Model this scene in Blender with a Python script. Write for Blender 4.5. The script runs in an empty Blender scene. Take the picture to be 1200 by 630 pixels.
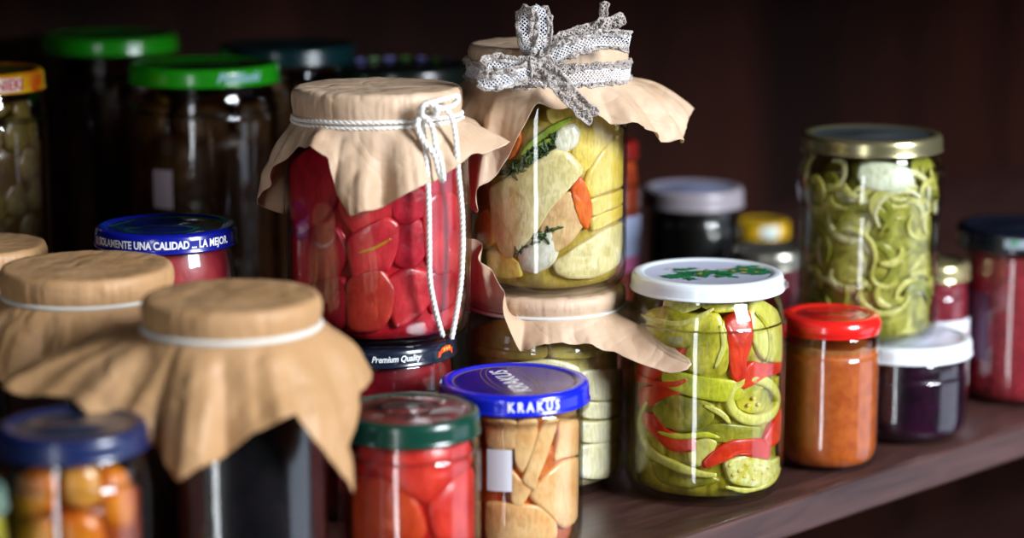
import bpy, bmesh, math, random
from mathutils import Vector, Matrix, noise
PI = math.pi
sc = bpy.context.scene
C = sc.collection
R_ = math.radians

# ------------------------------------------------------------------ camera
CAM_H, PITCH, FPX = 0.363, R_(11), 2540.0
cam_d = bpy.data.cameras.new('camera'); cam = bpy.data.objects.new('camera', cam_d); C.objects.link(cam)
cam.location = (0, 0, CAM_H); cam.rotation_euler = (PI/2-PITCH, 0, 0)
cam_d.sensor_width = 36; cam_d.lens = FPX/1200*36; cam_d.clip_start = .01
cam_d.dof.use_dof = True; cam_d.dof.focus_distance = 1.185; cam_d.dof.aperture_fstop = 3.1
sc.camera = cam
sc.view_settings.view_transform = 'Standard'; sc.view_settings.look = 'None'
sc.view_settings.exposure = 0.0; sc.view_settings.gamma = 1.0
sc.view_settings.use_curve_mapping = False
sc.cycles.transparent_max_bounces = 48; sc.cycles.max_bounces = 12; sc.cycles.diffuse_bounces = 4
sc.cycles.caustics_reflective = False; sc.cycles.caustics_refractive = False
sc.cycles.use_denoising = True

# ------------------------------------------------------------------ world and daylight
w = bpy.data.worlds.new('room_gloom'); sc.world = w; w.use_nodes = True
w.node_tree.nodes['Background'].inputs[0].default_value = (.55, .48, .46, 1)
w.node_tree.nodes['Background'].inputs[1].default_value = 0.012
def window_light(name, loc, target, wid, hei, power, col):
    l = bpy.data.lights.new(name, 'AREA'); l.shape = 'RECTANGLE'; l.size = wid; l.size_y = hei
    l.energy = power; l.color = col
    o = bpy.data.objects.new(name, l); C.objects.link(o); o.location = loc
    d = Vector(target)-Vector(loc); d.z = 0
    o.rotation_euler = d.to_track_quat('-Z', 'Y').to_euler()
    return o
window_light('daylight_narrow_window', (-.80, -1.25, .1), (0, 1.2, .1), .26, 2.4, 20, (.90, .94, 1))
window_light('daylight_wide_window', (1.66, .02, 1.0), (.05, 1.25, .1), .75, .95, 122, (.86, .92, 1))

window_light('daylight_low_door_pane', (1.45, 1.12, -.34), (-.13, .99, -.34), .95, .75, 3.4, (.72, .8, 1))

# ------------------------------------------------------------------ pixels to points in the place
cp_, sp_ = math.cos(PITCH), math.sin(PITCH)
def ray(px, py):
    dx, dy = px-600, py-315
    return Vector((dx, FPX*cp_-dy*sp_, -FPX*sp_-dy*cp_))
def at(px, py, D):
    r = ray(px, py); return Vector((0, 0, CAM_H))+r*(D/r.y)

# ------------------------------------------------------------------ colours and materials
def lin(h):
    h = h.lstrip('#'); v = [int(h[i:i+2], 16)/255 for i in (0, 2, 4)]
    return tuple(((c+.055)/1.055)**2.4 if c > .04045 else c/12.92 for c in v)+(1,)
MATS = {}
def mat(name):
    m = bpy.data.materials.new(name); m.use_nodes = True
    nt = m.node_tree; nt.nodes.clear()
    out = nt.nodes.new('ShaderNodeOutputMaterial'); return m, nt, out
def ramp_noise(nt, scale, c1, c2, lo=.35, hi=.65, detail=4, dist=.4, stretch=None):
    tc = nt.nodes.new('ShaderNodeTexCoord'); n = nt.nodes.new('ShaderNodeTexNoise')
    n.inputs['Scale'].default_value = scale; n.inputs['Detail'].default_value = detail; n.inputs['Distortion'].default_value = dist
    if stretch:
        mp = nt.nodes.new('ShaderNodeMapping'); mp.inputs['Scale'].default_value = stretch[0]; mp.inputs['Rotation'].default_value = stretch[1]
        nt.links.new(tc.outputs['Object'], mp.inputs[0]); nt.links.new(mp.outputs[0], n.inputs['Vector'])
    else: nt.links.new(tc.outputs['Object'], n.inputs['Vector'])
    r = nt.nodes.new('ShaderNodeValToRGB'); r.color_ramp.elements[0].position = lo; r.color_ramp.elements[1].position = hi
    r.color_ramp.elements[0].color = c1; r.color_ramp.elements[1].color = c2
    nt.links.new(n.outputs[0], r.inputs[0]); return n, r, tc
def stuff_mat(key, c1, c2, scale=120, rough=.4, sss=0., bump=.25, bscale=400, coat=0., spec=.5, metal=0., stretch=None, bdist=.0006):
    if key in MATS: return MATS[key]
    m, nt, out = mat(key)
    b = nt.nodes.new('ShaderNodeBsdfPrincipled'); nt.links.new(b.outputs[0], out.inputs[0])
    n, r, tc = ramp_noise(nt, scale, lin(c1), lin(c2), stretch=stretch); nt.links.new(r.outputs[0], b.inputs['Base Color'])
    b.inputs['Roughness'].default_value = rough; b.inputs['Specular IOR Level'].default_value = spec
    b.inputs['Metallic'].default_value = metal; b.inputs['Coat Weight'].default_value = coat
    if sss:
        b.inputs['Subsurface Weight'].default_value = sss; b.inputs['Subsurface Scale'].default_value = .004
        b.inputs['Subsurface Radius'].default_value = (1, .8, .5)
    if bump:
        n2 = nt.nodes.new('ShaderNodeTexNoise'); n2.inputs['Scale'].default_value = bscale; n2.inputs['Detail'].default_value = 3
        nt.links.new(tc.outputs['Object'], n2.inputs['Vector'])
        bp = nt.nodes.new('ShaderNodeBump'); bp.inputs['Strength'].default_value = bump; bp.inputs['Distance'].default_value = bdist
        nt.links.new(n2.outputs[0], bp.inputs['Height']); nt.links.new(bp.outputs[0], b.inputs['Normal'])
    MATS[key] = m; return m
def flat_mat(key, c, rough=.35, metal=0., coat=0., bump=0.03):
    return stuff_mat(key, c, c, 60, rough, 0, bump, 300, coat, metal=metal)
def food(key, c1, c2, scale=90, rough=.35, sss=.25):
    if 'food_'+key in MATS: return MATS['food_'+key]
    m = stuff_mat('food_'+key, c1, c2, scale, rough, sss, .6, 200, 0)
    nt = m.node_tree; b = next(n for n in nt.nodes if n.type == 'BSDF_PRINCIPLED'); src = b.inputs['Base Color'].links[0].from_socket
    tc = next(n for n in nt.nodes if n.type == 'TEX_COORD')   # fibres and blotches of the cut flesh
    mp = nt.nodes.new('ShaderNodeMapping'); mp.inputs['Scale'].default_value = (1, 1, .3); mp.inputs['Rotation'].default_value = (.5, .8, .3); nt.links.new(tc.outputs['Object'], mp.inputs[0])
    n = nt.nodes.new('ShaderNodeTexNoise'); n.inputs['Scale'].default_value = 420; n.inputs['Detail'].default_value = 5; n.inputs['Distortion'].default_value = 1.2; nt.links.new(mp.outputs[0], n.inputs['Vector'])
    r = nt.nodes.new('ShaderNodeValToRGB'); r.color_ramp.elements[0].position = .36; r.color_ramp.elements[1].position = .56
    r.color_ramp.elements[0].color = (.62, .58, .42, 1); r.color_ramp.elements[1].color = (1, 1, 1, 1); nt.links.new(n.outputs[0], r.inputs[0])
    mx = nt.nodes.new('ShaderNodeMix'); mx.data_type = 'RGBA'; mx.blend_type = 'MULTIPLY'; mx.inputs[0].default_value = .55
    nt.links.new(src, mx.inputs[6]); nt.links.new(r.outputs[0], mx.inputs[7]); nt.links.new(mx.outputs[2], b.inputs['Base Color'])
    b.inputs['Coat Weight'].default_value = .25; b.inputs['Coat Roughness'].default_value = .15
    return m
def glass_mat():
    if 'glass' in MATS: return MATS['glass']
    m, nt, out = mat('thin_glass')
    lw = nt.nodes.new('ShaderNodeLayerWeight'); lw.inputs[0].default_value = .5
    p = nt.nodes.new('ShaderNodeMath'); p.operation = 'POWER'; p.inputs[1].default_value = 4.5; nt.links.new(lw.outputs['Facing'], p.inputs[0])
    a = nt.nodes.new('ShaderNodeMath'); a.operation = 'MULTIPLY_ADD'; a.inputs[1].default_value = .9; a.inputs[2].default_value = .045; nt.links.new(p.outputs[0], a.inputs[0])
    t = nt.nodes.new('ShaderNodeBsdfTransparent'); t.inputs[0].default_value = (.965, .975, .965, 1)
    g = nt.nodes.new('ShaderNodeBsdfGlossy'); g.inputs['Roughness'].default_value = .035
    tc = nt.nodes.new('ShaderNodeTexCoord'); n = nt.nodes.new('ShaderNodeTexNoise'); n.inputs['Scale'].default_value = 28; n.inputs['Detail'].default_value = 1
    nt.links.new(tc.outputs['Object'], n.inputs['Vector'])
    bp = nt.nodes.new('ShaderNodeBump'); bp.inputs['Strength'].default_value = .35; bp.inputs['Distance'].default_value = .0012
    nt.links.new(n.outputs[0], bp.inputs['Height']); nt.links.new(bp.outputs[0], g.inputs['Normal'])
    mx = nt.nodes.new('ShaderNodeMixShader'); nt.links.new(a.outputs[0], mx.inputs[0]); nt.links.new(t.outputs[0], mx.inputs[1]); nt.links.new(g.outputs[0], mx.inputs[2])
    nt.links.new(mx.outputs[0], out.inputs[0]); MATS['glass'] = m; return m
def liquid_mat(key, col, dens):
    key = 'liquid_'+key
    if key in MATS: return MATS[key]
    m, nt, out = mat(key)
    t = nt.nodes.new('ShaderNodeBsdfTransparent'); nt.links.new(t.outputs[0], out.inputs[0])
    v = nt.nodes.new('ShaderNodeVolumeAbsorption'); v.inputs[0].default_value = lin(col); v.inputs[1].default_value = dens
    nt.links.new(v.outputs[0], out.inputs['Volume']); MATS[key] = m; return m
def paper_mat(key, c1, c2):
    m, nt, out = mat('paper_'+key)
    b = nt.nodes.new('ShaderNodeBsdfPrincipled')
    n, r, tc = ramp_noise(nt, 30, lin(c1), lin(c2), .3, .7)
    wv = nt.nodes.new('ShaderNodeTexWave'); wv.inputs['Scale'].default_value = 260; wv.inputs['Distortion'].default_value = 1.0
    mp = nt.nodes.new('ShaderNodeMapping'); mp.inputs['Rotation'].default_value = (.4, .9, .5); nt.links.new(tc.outputs['Object'], mp.inputs[0]); nt.links.new(mp.outputs[0], wv.inputs[0])
    mx = nt.nodes.new('ShaderNodeMix'); mx.data_type = 'RGBA'; mx.blend_type = 'MULTIPLY'; mx.inputs[0].default_value = .03
    nt.links.new(r.outputs[0], mx.inputs[6]); nt.links.new(wv.outputs[0], mx.inputs[7]); nt.links.new(mx.outputs[2], b.inputs['Base Color'])
    b.inputs['Roughness'].default_value = .5; b.inputs['Specular IOR Level'].default_value = .35
    hs = []
    for sc_, am in ((22, 1.0), (55, .5), (130, .14)):   # ridges where two slopes meet, like creases
        n3 = nt.nodes.new('ShaderNodeTexNoise'); n3.inputs['Scale'].default_value = sc_; n3.inputs['Detail'].default_value = 0; n3.inputs['Distortion'].default_value = .6; nt.links.new(tc.outputs['Object'], n3.inputs['Vector'])
        s1 = nt.nodes.new('ShaderNodeMath'); s1.operation = 'SUBTRACT'; s1.inputs[1].default_value = .5; nt.links.new(n3.outputs[0], s1.inputs[0])
        s2 = nt.nodes.new('ShaderNodeMath'); s2.operation = 'ABSOLUTE'; nt.links.new(s1.outputs[0], s2.inputs[0])
        s3 = nt.nodes.new('ShaderNodeMath'); s3.operation = 'MULTIPLY'; s3.inputs[1].default_value = am; nt.links.new(s2.outputs[0], s3.inputs[0]); hs.append(s3)
    a1 = nt.nodes.new('ShaderNodeMath'); nt.links.new(hs[0].outputs[0], a1.inputs[0]); nt.links.new(hs[1].outputs[0], a1.inputs[1])
    a2 = nt.nodes.new('ShaderNodeMath'); nt.links.new(a1.outputs[0], a2.inputs[0]); nt.links.new(hs[2].outputs[0], a2.inputs[1])
    bp = nt.nodes.new('ShaderNodeBump'); bp.inputs['Strength'].default_value = .7; bp.inputs['Distance'].default_value = .0055
    nt.links.new(a2.outputs[0], bp.inputs['Height']); nt.links.new(bp.outputs[0], b.inputs['Normal'])
    tr = nt.nodes.new('ShaderNodeBsdfTranslucent'); nt.links.new(mx.outputs[2], tr.inputs[0])
    ms = nt.nodes.new('ShaderNodeMixShader'); ms.inputs[0].default_value = .18
    nt.links.new(b.outputs[0], ms.inputs[1]); nt.links.new(tr.outputs[0], ms.inputs[2]); nt.links.new(ms.outputs[0], out.inputs[0])
    return m
def wood_mat():
    m, nt, out = mat('dark_stained_wood')
    b = nt.nodes.new('ShaderNodeBsdfPrincipled'); nt.links.new(b.outputs[0], out.inputs[0])
    n, r, tc = ramp_noise(nt, 9, lin('#2c1714'), lin('#54352f'), .3, .7, 7, 1.2, ((1, 9, 9), (0, 0, -R_(43.97))))
    nt.links.new(r.outputs[0], b.inputs['Base Color']); b.inputs['Roughness'].default_value = .42; b.inputs['Coat Weight'].default_value = .15; b.inputs['Coat Roughness'].default_value = .3
    bp = nt.nodes.new('ShaderNodeBump'); bp.inputs['Strength'].default_value = .3; bp.inputs['Distance'].default_value = .001
    nt.links.new(n.outputs[0], bp.inputs['Height']); nt.links.new(bp.outputs[0], b.inputs['Normal'])
    return m
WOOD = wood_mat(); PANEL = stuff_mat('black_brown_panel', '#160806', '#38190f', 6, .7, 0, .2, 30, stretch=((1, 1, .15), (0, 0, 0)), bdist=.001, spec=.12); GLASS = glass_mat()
PAPER = paper_mat('tan_kraft', '#bb8f60', '#cba074'); PAPER_L = paper_mat('light_kraft', '#cdab8a', '#dfc3a6')
CORD = stuff_mat('white_cotton_cord', '#d8d4cc', '#f2efe8', 500, .8, 0, .5, 1500, bdist=.0003)
BAND = flat_mat('white_rubber_band', '#cfcfc8', .6)
NET = stuff_mat('white_net_thread', '#d5d5d8', '#efeff2', 500, .8, 0, .3, 900)
LACE = stuff_mat('grey_crochet_thread', '#877d76', '#b8afa8', 300, .85, 0, .6, 900)
WHITE_INK = flat_mat('white_print', '#eef0f2', .4)

# ------------------------------------------------------------------ mesh helpers
def obj(name, verts, faces, mats, parent=None, smooth=True, midx=None, loc=None):
    me = bpy.data.meshes.new(name)
    if loc is not None:
        L = Vector(loc); verts = [Vector(v)-L for v in verts]
    me.from_pydata([tuple(v) for v in verts], [], faces)
    if not isinstance(mats, (list, tuple)): mats = [mats]
    for m in mats: me.materials.append(m)
    if midx: me.polygons.foreach_set('material_index', midx)
    me.polygons.foreach_set('use_smooth', [smooth]*len(me.polygons)); me.update()
    o = bpy.data.objects.new(name, me); C.objects.link(o)
    if loc is not None: o.location = loc
    if parent is not None: o.parent = parent
    return o
def recalc(o):
    bm = bmesh.new(); bm.from_mesh(o.data); bmesh.ops.recalc_face_normals(bm, faces=bm.faces[:])
    if o.name.startswith(('liquid', 'preserve', 'jam', 'sauce', 'packed')) and bm.calc_volume(signed=True) < 0: bmesh.ops.reverse_faces(bm, faces=bm.faces[:])
    bm.to_mesh(o.data); bm.free(); return o
def tag(o, label, cat, group=None, kind=None):
    o['label'] = label; o['category'] = cat
    if group: o['group'] = group
    if kind: o['kind'] = kind
    return o
def lathe(prof, n=72):
    V, F = [], []; rings = []
    for r, z in prof:
        if r < 1e-6: rings.append([len(V)]); V.append(Vector((0, 0, z)))
        else:
            rings.append(list(range(len(V), len(V)+n)))
            for k in range(n): a = 2*PI*k/n; V.append(Vector((r*math.sin(a), -r*math.cos(a), z)))
    seg = []
    for i in range(len(rings)-1):
        A, B = rings[i], rings[i+1]
        for k in range(n):
            k2 = (k+1) % n
            if len(A) == 1 and len(B) == 1: continue
            if len(A) == 1: F.append((A[0], B[k], B[k2]))
            elif len(B) == 1: F.append((A[k], A[k2], B[0]))
            else: F.append((A[k], A[k2], B[k2], B[k]))
            seg.append(i)
    return V, F, seg
def smooth_prof(p, n=4):
    out = []
    for i in range(len(p)-1):
        p0, p1, p2, p3 = p[max(i-1, 0)], p[i], p[i+1], p[min(i+2, len(p)-1)]
        for k in range(n):
            t = k/n; q = []
            for c in (0, 1):
                a, b, d, e = p0[c], p1[c], p2[c], p3[c]
                q.append(.5*(2*b+(d-a)*t+(2*a-5*b+4*d-e)*t*t+(3*b-a-3*d+e)*t**3))
            out.append((max(q[0], 0), q[1]))
    out.append(p[-1]); return out
def sweep(path, rad, n=8, caps=True):
    V, F = [], []
    N = len(path); path = [Vector(p) for p in path]
    up = Vector((.12, .3, 1)).normalized()
    prev = None
    for i, p in enumerate(path):
        t = (path[min(i+1, N-1)]-path[max(i-1, 0)]).normalized()
        if prev is None: x = t.cross(up).normalized()
        else: x = (prev-t*prev.dot(t)).normalized()
        prev = x; y = t.cross(x); r = rad(i/(N-1)) if callable(rad) else rad
        for k in range(n): a = 2*PI*k/n; V.append(p+x*r*math.cos(a)+y*r*math.sin(a))
    for i in range(N-1):
        for k in range(n): F.append((i*n+k, i*n+(k+1) % n, (i+1)*n+(k+1) % n, (i+1)*n+k))
    if caps: F.append(tuple(range(n-1, -1, -1))); F.append(tuple(range((N-1)*n, N*n)))
    return V, F
def catmull(pts, n=8, closed=False):
    P = [Vector(p) for p in pts]; N = len(P); out = []
    rng = range(N) if closed else range(N-1)
    for i in rng:
        g = (lambda k: P[k % N]) if closed else (lambda k: P[min(max(k, 0), N-1)])
        a, b, c, d = g(i-1), g(i), g(i+1), g(i+2)
        for k in range(n):
            t = k/n; out.append(.5*(2*b+(c-a)*t+(2*a-5*b+4*c-d)*t*t+(3*b-a-3*c+d)*t**3))
    if not closed: out.append(P[-1])
    return out
def rope(name, path, r, parent, mt, twist=220.):
    """three plies laid round the path"""
    path = catmull(path, 10); L = 0; V, F = [], []
    S = [0]
    for i in range(1, len(path)): L += (path[i]-path[i-1]).length; S.append(L)
    prev = None; frames = []
    for i in range(len(path)):
        t = (path[min(i+1, len(path)-1)]-path[max(i-1, 0)]).normalized()
        x = t.cross(Vector((.1, 1, .2))).normalized() if prev is None else (prev-t*prev.dot(t)).normalized()
        prev = x; frames.append((x, t.cross(x)))
    def samp(s):
        j = 0
        for j in range(len(S)-1):
            if S[j+1] >= s: break
        f = (s-S[j])/max(S[j+1]-S[j], 1e-9); f = min(max(f, 0), 1)
        return path[j].lerp(path[j+1], f), frames[j][0].lerp(frames[j+1][0], f), frames[j][1].lerp(frames[j+1][1], f)
    M = max(int(L/.0007), 6)
    for q in range(3):
        pts = []
        for i in range(M+1):
            s = L*i/M; p, x, y = samp(s); a = 2*PI*q/3+s*twist*PI
            pts.append(p+(x*math.cos(a)+y*math.sin(a))*r*.5)
        v, f = sweep(pts, r*.6, 6); b = len(V); V += v; F += [tuple(b+k for k in g) for g in f]
    return obj(name, V, F, mt, parent)

# ------------------------------------------------------------------ lettering
def text_verts(s, size, shear=0., bold=0., xs=1.):
    cu = bpy.data.curves.new('t', 'FONT'); cu.body = s; cu.size = size; cu.align_x = 'CENTER'; cu.align_y = 'CENTER'
    cu.shear = shear; cu.offset = bold; cu.extrude = 0; cu.resolution_u = 3
    o = bpy.data.objects.new('t', cu); C.objects.link(o); bpy.context.view_layer.update()
    me = bpy.data.meshes.new_from_object(o.evaluated_get(bpy.context.evaluated_depsgraph_get()))
    V = [Vector((v.co.x*xs, v.co.y, 0)) for v in me.vertices]; F = [tuple(p.vertices) for p in me.polygons]
    bpy.data.objects.remove(o); bpy.data.curves.remove(cu); bpy.data.meshes.remove(me)
    return V, F
def rim_text(parent, s, size, r, z, ang, mt, shear=0., bold=0., xs=1., name='lettering'):
    V, F = text_verts(s, size, shear, bold, xs)
    V = [Vector(((r+.0002)*math.sin(ang+v.x/r), -(r+.0002)*math.cos(ang+v.x/r), z+v.y)) for v in V]
    return obj(name, V, F, mt, parent, smooth=False)
def wall_patch(parent, name, r, z0, z1, a0, a1, mt, off=.0002, n=16):
    V, F = [], []
    for i in range(n+1):
        a = a0+(a1-a0)*i/n
        for z in (z0, z1): V.append(Vector(((r+off)*math.sin(a), -(r+off)*math.cos(a), z)))
        if i: F.append((2*i-2, 2*i, 2*i+1, 2*i-1))
    return obj(name, V, F, mt, parent)

# ------------------------------------------------------------------ jars
class Jar: pass
def std_prof(R, Rn, H, sh=.018, bulge=0.):
    return smooth_prof([(0, .0045), (R*.55, .004), (R*.74, .0015), (R*.80, 0), (R*.90, .0012), (R*.975, .006), (R, .013),
            (R, .02), (R-bulge, H*.4), (R, H-.0125-sh), (R-.0008, H-.0125-sh*.8), (Rn+(R-Rn)*.55, H-.0125-sh*.35), (Rn+.0004, H-.0115), (Rn, H-.0095), (Rn, H-.004), (Rn, H)])
def make_jar(name, label, x, y, z0, R, Rn, H, sh=.018, prof=None, group=None, bulge=0.):
    j = Jar(); j.x, j.y, j.z, j.R, j.Rn, j.H = x, y, z0, R, Rn, H
    e = bpy.data.objects.new(name, None); C.objects.link(e); e.location = (x, y, z0); e.empty_display_size = .02
    tag(e, label, 'jar', group); j.root = e
    p = prof or std_prof(R, Rn, H, sh, bulge); j.outer = p
    t = .0011
    inner = [(max(r-t, 0) if r > 1e-6 else 0, z+(.0022*(1-min(z/.012, 1)))) for r, z in p]
    j.inner = inner
    V, F, _ = lathe(p+inner[::-1]); recalc(obj('glass_body', V, F, GLASS, e))
    return j
def rin(j, z):
    pr = [q for q in j.inner if q[0] > j.R*.8]
    if z <= pr[0][1]:
        lo = [q for q in j.inner if q[1] <= pr[0][1]]
        return pr[0][0]
    for a, b in zip(pr, pr[1:]):
        if a[1] <= z <= b[1]: return a[0]+(b[0]-a[0])*(z-a[1])/max(b[1]-a[1], 1e-9)
    return pr[-1][0]
def rout(j, z):
    if z < 0: return 0
    pr = [q for q in j.outer if q[0] > j.R*.85]
    if z < pr[0][1]: return pr[0][0]
    for a, b in zip(pr, pr[1:]):
        if a[1] <= z <= b[1]: return a[0]+(b[0]-a[0])*(z-a[1])/max(b[1]-a[1], 1e-9)
    return pr[-1][0]
def fill(j, level, mt, name='liquid', gap=.0003, wob=0.):
    p = [(max(r-gap, 0), z+.0004) for r, z in j.inner if z < level-.0005]
    rt = rin(j, level)-gap; p += [(rt, level), (rt-.001, level-.0006), (rt*.5, level-.0007), (0, level-.0007)]
    V, F, _ = lathe(p)
    if wob: V = [v+Vector((0, 0, wob*noise.noise(v*90+Vector((j.x*50, 0, 0))) if v.z > level-.004 else 0)) for v in V]
    return recalc(obj(name, V, F, mt, j.root))
def core(j, z0, z1, frac, mt, seed=0):
    """the packed middle of the jar, seen in the gaps between the pieces at the glass"""
    V, F = [], []; n, m = 64, 24
    for i in range(m+1):
        t = i/m; zz = z0+(z1-z0)*t; rr = (rin(j, zz)-.0042)*min(1, (min(t, 1-t)*24+.45)**.4 if t < .9 else math.sin(PI*min(t, .98))**.2)*min(1, frac/.66)
        for k in range(n):
            a = 2*PI*k/n; q = Vector((math.sin(a), -math.cos(a), zz*28)); r2 = rr*(1+.035*noise.noise(q*2.4+Vector((seed, 0, 0))))
            V.append(Vector((r2*math.sin(a), -r2*math.cos(a), zz)))
    for i in range(m):
        for k in range(n): F.append((i*n+k, i*n+(k+1) % n, (i+1)*n+(k+1) % n, (i+1)*n+k))
    F += [tuple(range(n-1, -1, -1)), tuple(range(m*n, m*n+n))]
    o = obj('packed_filling', V, F, mt, j.root); o['kind'] = 'stuff'; return o
def lid(j, R, mside, mtop=None, h=.0098, label=None, button=True, ring=None, edge=None, dz=0., bulge=0.):
    z1 = j.H+.0012+dz; z0 = z1-h; j.zt = z1; j.lr = R; j.lz = (z0+z1)/2
    e = .0055 if edge is None else edge
    pr = [(0, z1-.0009 if button else z1-.0013)]
    if button: pr += [(.012, z1-.0009), (.0128, z1-.0013)]
    pr += [(R-e-.0026, z1-.0013), (R-e-.0016, z1-.0011), (R-e-.0006, z1-.0004), (R-e+.0008, z1), (R-.0026, z1-.0001), (R-.0012, z1-.0006), (R-.0004+bulge*.4, z1-.0018), (R+bulge, z1-.0042), (R+bulge, z0+.0022),
           (R+.0002+bulge*.3, z0+.0014), (R+.0007, z0+.0008), (R+.0005, z0+.0001), (R-.0004, z0), (R-.0012, z0+.0006), (R-.0012, z1-.003), (0, z1-.003)]
    V, F, seg = lathe(pr, 96)
    nb = 4 if button else 2
    rr = 3 if button else 1
    mi = []
    for s in seg:
        mi.append(1 if s < nb-1 else (2 if s == nb-1 else 0) if ring else (1 if s <= nb-1 else 0))
    o = recalc(obj('lid', V, F, [mside, mtop or mside, ring or mside], j.root, midx=mi))
    if label: o['label'] = label
    return o
def hit(j, px, py, R=None):
    """where the glass wall of this jar lies along a line of sight: angle round the axis and height"""
    R = R or j.R; o = Vector((0, 0, CAM_H)); d = ray(px, py).normalized()
    ox, oy = o.x-j.x, o.y-j.y; a = d.x**2+d.y**2; b = 2*(ox*d.x+oy*d.y); c = ox*ox+oy*oy-R*R
    D = b*b-4*a*c; t = (-b-math.sqrt(max(D, 0)))/(2*a); P = o+d*t
    return math.atan2(P.x-j.x, -(P.y-j.y)), P.z-j.z
CROPS = {'C': (720, 280, 1.909), 'L': (540, 90, 2.423), 'S': (310, 60, 1.854), 'K': (380, 330, 2.1), 'P': (0, 0, 1), 'T': (920, 130, 2.25), 'F': (0, 440, 3.315)}
def uv(j, crop, pts):
    ox, oy, s = CROPS[crop]; return [hit(j, ox+p[0]/s, oy+p[1]/s) for p in pts]
def piece(j, name, label, cat, pts, mt, d0=.0004, t=.012, group=None, crop='P', round_=3, raw=False, dome=.0, jitter=.0006, smooth=True):
    d0 = d0*.65 if not raw else d0
    """a cut piece lying against the inside of the glass: outline (angle,height), thickness towards the axis"""
    P = pts if raw else uv(j, crop, pts)
    P = [Vector((a*j.R, z, 0)) for a, z in P]
    c = sum(P, Vector())/len(P); P = [c+(p-c)*(1+min(.0019/max((p-c).length, .001), .2)) for p in P]
    if round_: 
        q = []
        N = len(P)
        for i in range(N):   # cut the corners a little, then run a curve through
            a, b, c = P[i-1], P[i], P[(i+1) % N]
            q += [b+(a-b)*.18, b+(c-b)*.18]
        P = catmull(q, round_, True)
    c = sum(P, Vector())/len(P); n = len(P)
    zlo = j.inner[0][1]+.0015; rings = [(.0, d0), (.35, d0), (.65, d0+dome*.1), (.86, d0+dome*.3+.0001), (.96, d0+dome*.6+.0003), (1, d0+dome+.0014), (1, d0+max(t-.003, .0025)), (.93, d0+t-.0006), (.6, d0+t), (0, d0+t)]
    V, F = [], []; rg = []
    seed = Vector((j.x*31, c.x*47, c.y*53))
    for s, d in rings:
        if s == 0: rg.append([len(V)]); pp = [c]
        else: rg.append(list(range(len(V), len(V)+n))); pp = [c+(p-c)*s for p in P]
        for p in pp:
            nz = noise.noise(Vector((p.x*160, p.y*160, d*200))+seed)*jitter
            zz = min(max(p.y, zlo), j.H-.003); r = rin(j, zz)-max(d+abs(nz), d0)-.0004
            r = max(r, .002); a = p.x/j.R
            V.append(Vector((r*math.sin(a), -r*math.cos(a), zz))+Vector((j.x, j.y, j.z)))
    for A, B in zip(rg, rg[1:]):
        for k in range(n):
            k2 = (k+1) % n
            if len(A) == 1: F.append((A[0], B[k], B[k2]))
            elif len(B) == 1: F.append((A[k], A[k2], B[0]))
            else: F.append((A[k], A[k2], B[k2], B[k]))
    mean = sum(V, Vector())/len(V)
    o = recalc(obj(name, V, F, mt, None, smooth=smooth, loc=mean))
    return tag(o, label, cat, group)
def strip(j, name, label, cat, pts, mt, wd=.005, th=.004, d0=.0006, group=None, crop='P', raw=False, closed=False):
    """a curved sliver against the glass: wd is its width along the wall, th its depth"""
    P = pts if raw else uv(j, crop, pts)
    P = catmull([Vector((a*j.R, z, 0)) for a, z in P], 6, closed); N = len(P); V, F = [], []
    sec = [(-.5, .25), (-.42, .04), (-.2, 0), (.2, 0), (.42, .04), (.5, .25), (.5, .75), (.35, 1), (-.35, 1), (-.5, .75)]; m = len(sec)
    zlo = j.inner[0][1]+.0015
    for i, p in enumerate(P):
        t = (P[(i+1) % N]-P[i-1]) if closed else (P[min(i+1, N-1)]-P[max(i-1, 0)])
        t.normalize(); nrm = Vector((-t.y, t.x, 0)); e = 1 if closed else min(1, .35+2.5*min(i, N-1-i)/N)
        for s, d in sec:
            q = p+nrm*s*wd*e*(1+.12*noise.noise(p*200)); zz = min(max(q.y, zlo), j.H-.003)
            r = rin(j, zz)-.0004-d0-d*th*e; a = q.x/j.R
            V.append(Vector((r*math.sin(a)+j.x, -r*math.cos(a)+j.y, zz+j.z)))
    for i in range(N if closed else N-1):
        for k in range(m): F.append((i*m+k, i*m+(k+1) % m, ((i+1) % N)*m+(k+1) % m, ((i+1) % N)*m+k))
    if not closed: F += [tuple(range(m-1, -1, -1)), tuple(range((N-1)*m, N*m))]
    mean = sum(V, Vector())/len(V)
    return tag(recalc(obj(name, V, F, mt, None, loc=mean)), label, cat, group)
def pack(j, name, label, cat, mt, z0, z1, w_, h_, group, seed=1, t=.012, a0=-1.5, a1=1.5, d0=.001, skip=.0):
    """rows of chunky pieces against the glass"""
    rnd = random.Random(seed); z = z0; row = 0
    while z < z1-h_*.4:
        a = a0+(row % 2)*w_/j.R*.5
        while a < a1:
            ca, cz = a+rnd.uniform(-.1, .1)*w_/j.R, z+h_/2+rnd.uniform(-.15, .15)*h_; n = rnd.choice((5, 6, 7)); ph = rnd.uniform(0, 6)
            pts = [(ca+math.cos(ph+2*PI*k/n)*w_*.5/j.R*rnd.uniform(.85, 1.15), min(cz+math.sin(ph+2*PI*k/n)*h_*.52*rnd.uniform(.85, 1.15), z1)) for k in range(n)]
            if rnd.random() >= skip:
                mm = mt[rnd.randrange(len(mt))] if isinstance(mt, list) else mt
                piece(j, name, label, cat, pts, mm, d0+rnd.uniform(0, .003), t, group, raw=True, dome=.002)
            a += w_/j.R
        z += h_; row += 1

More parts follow.
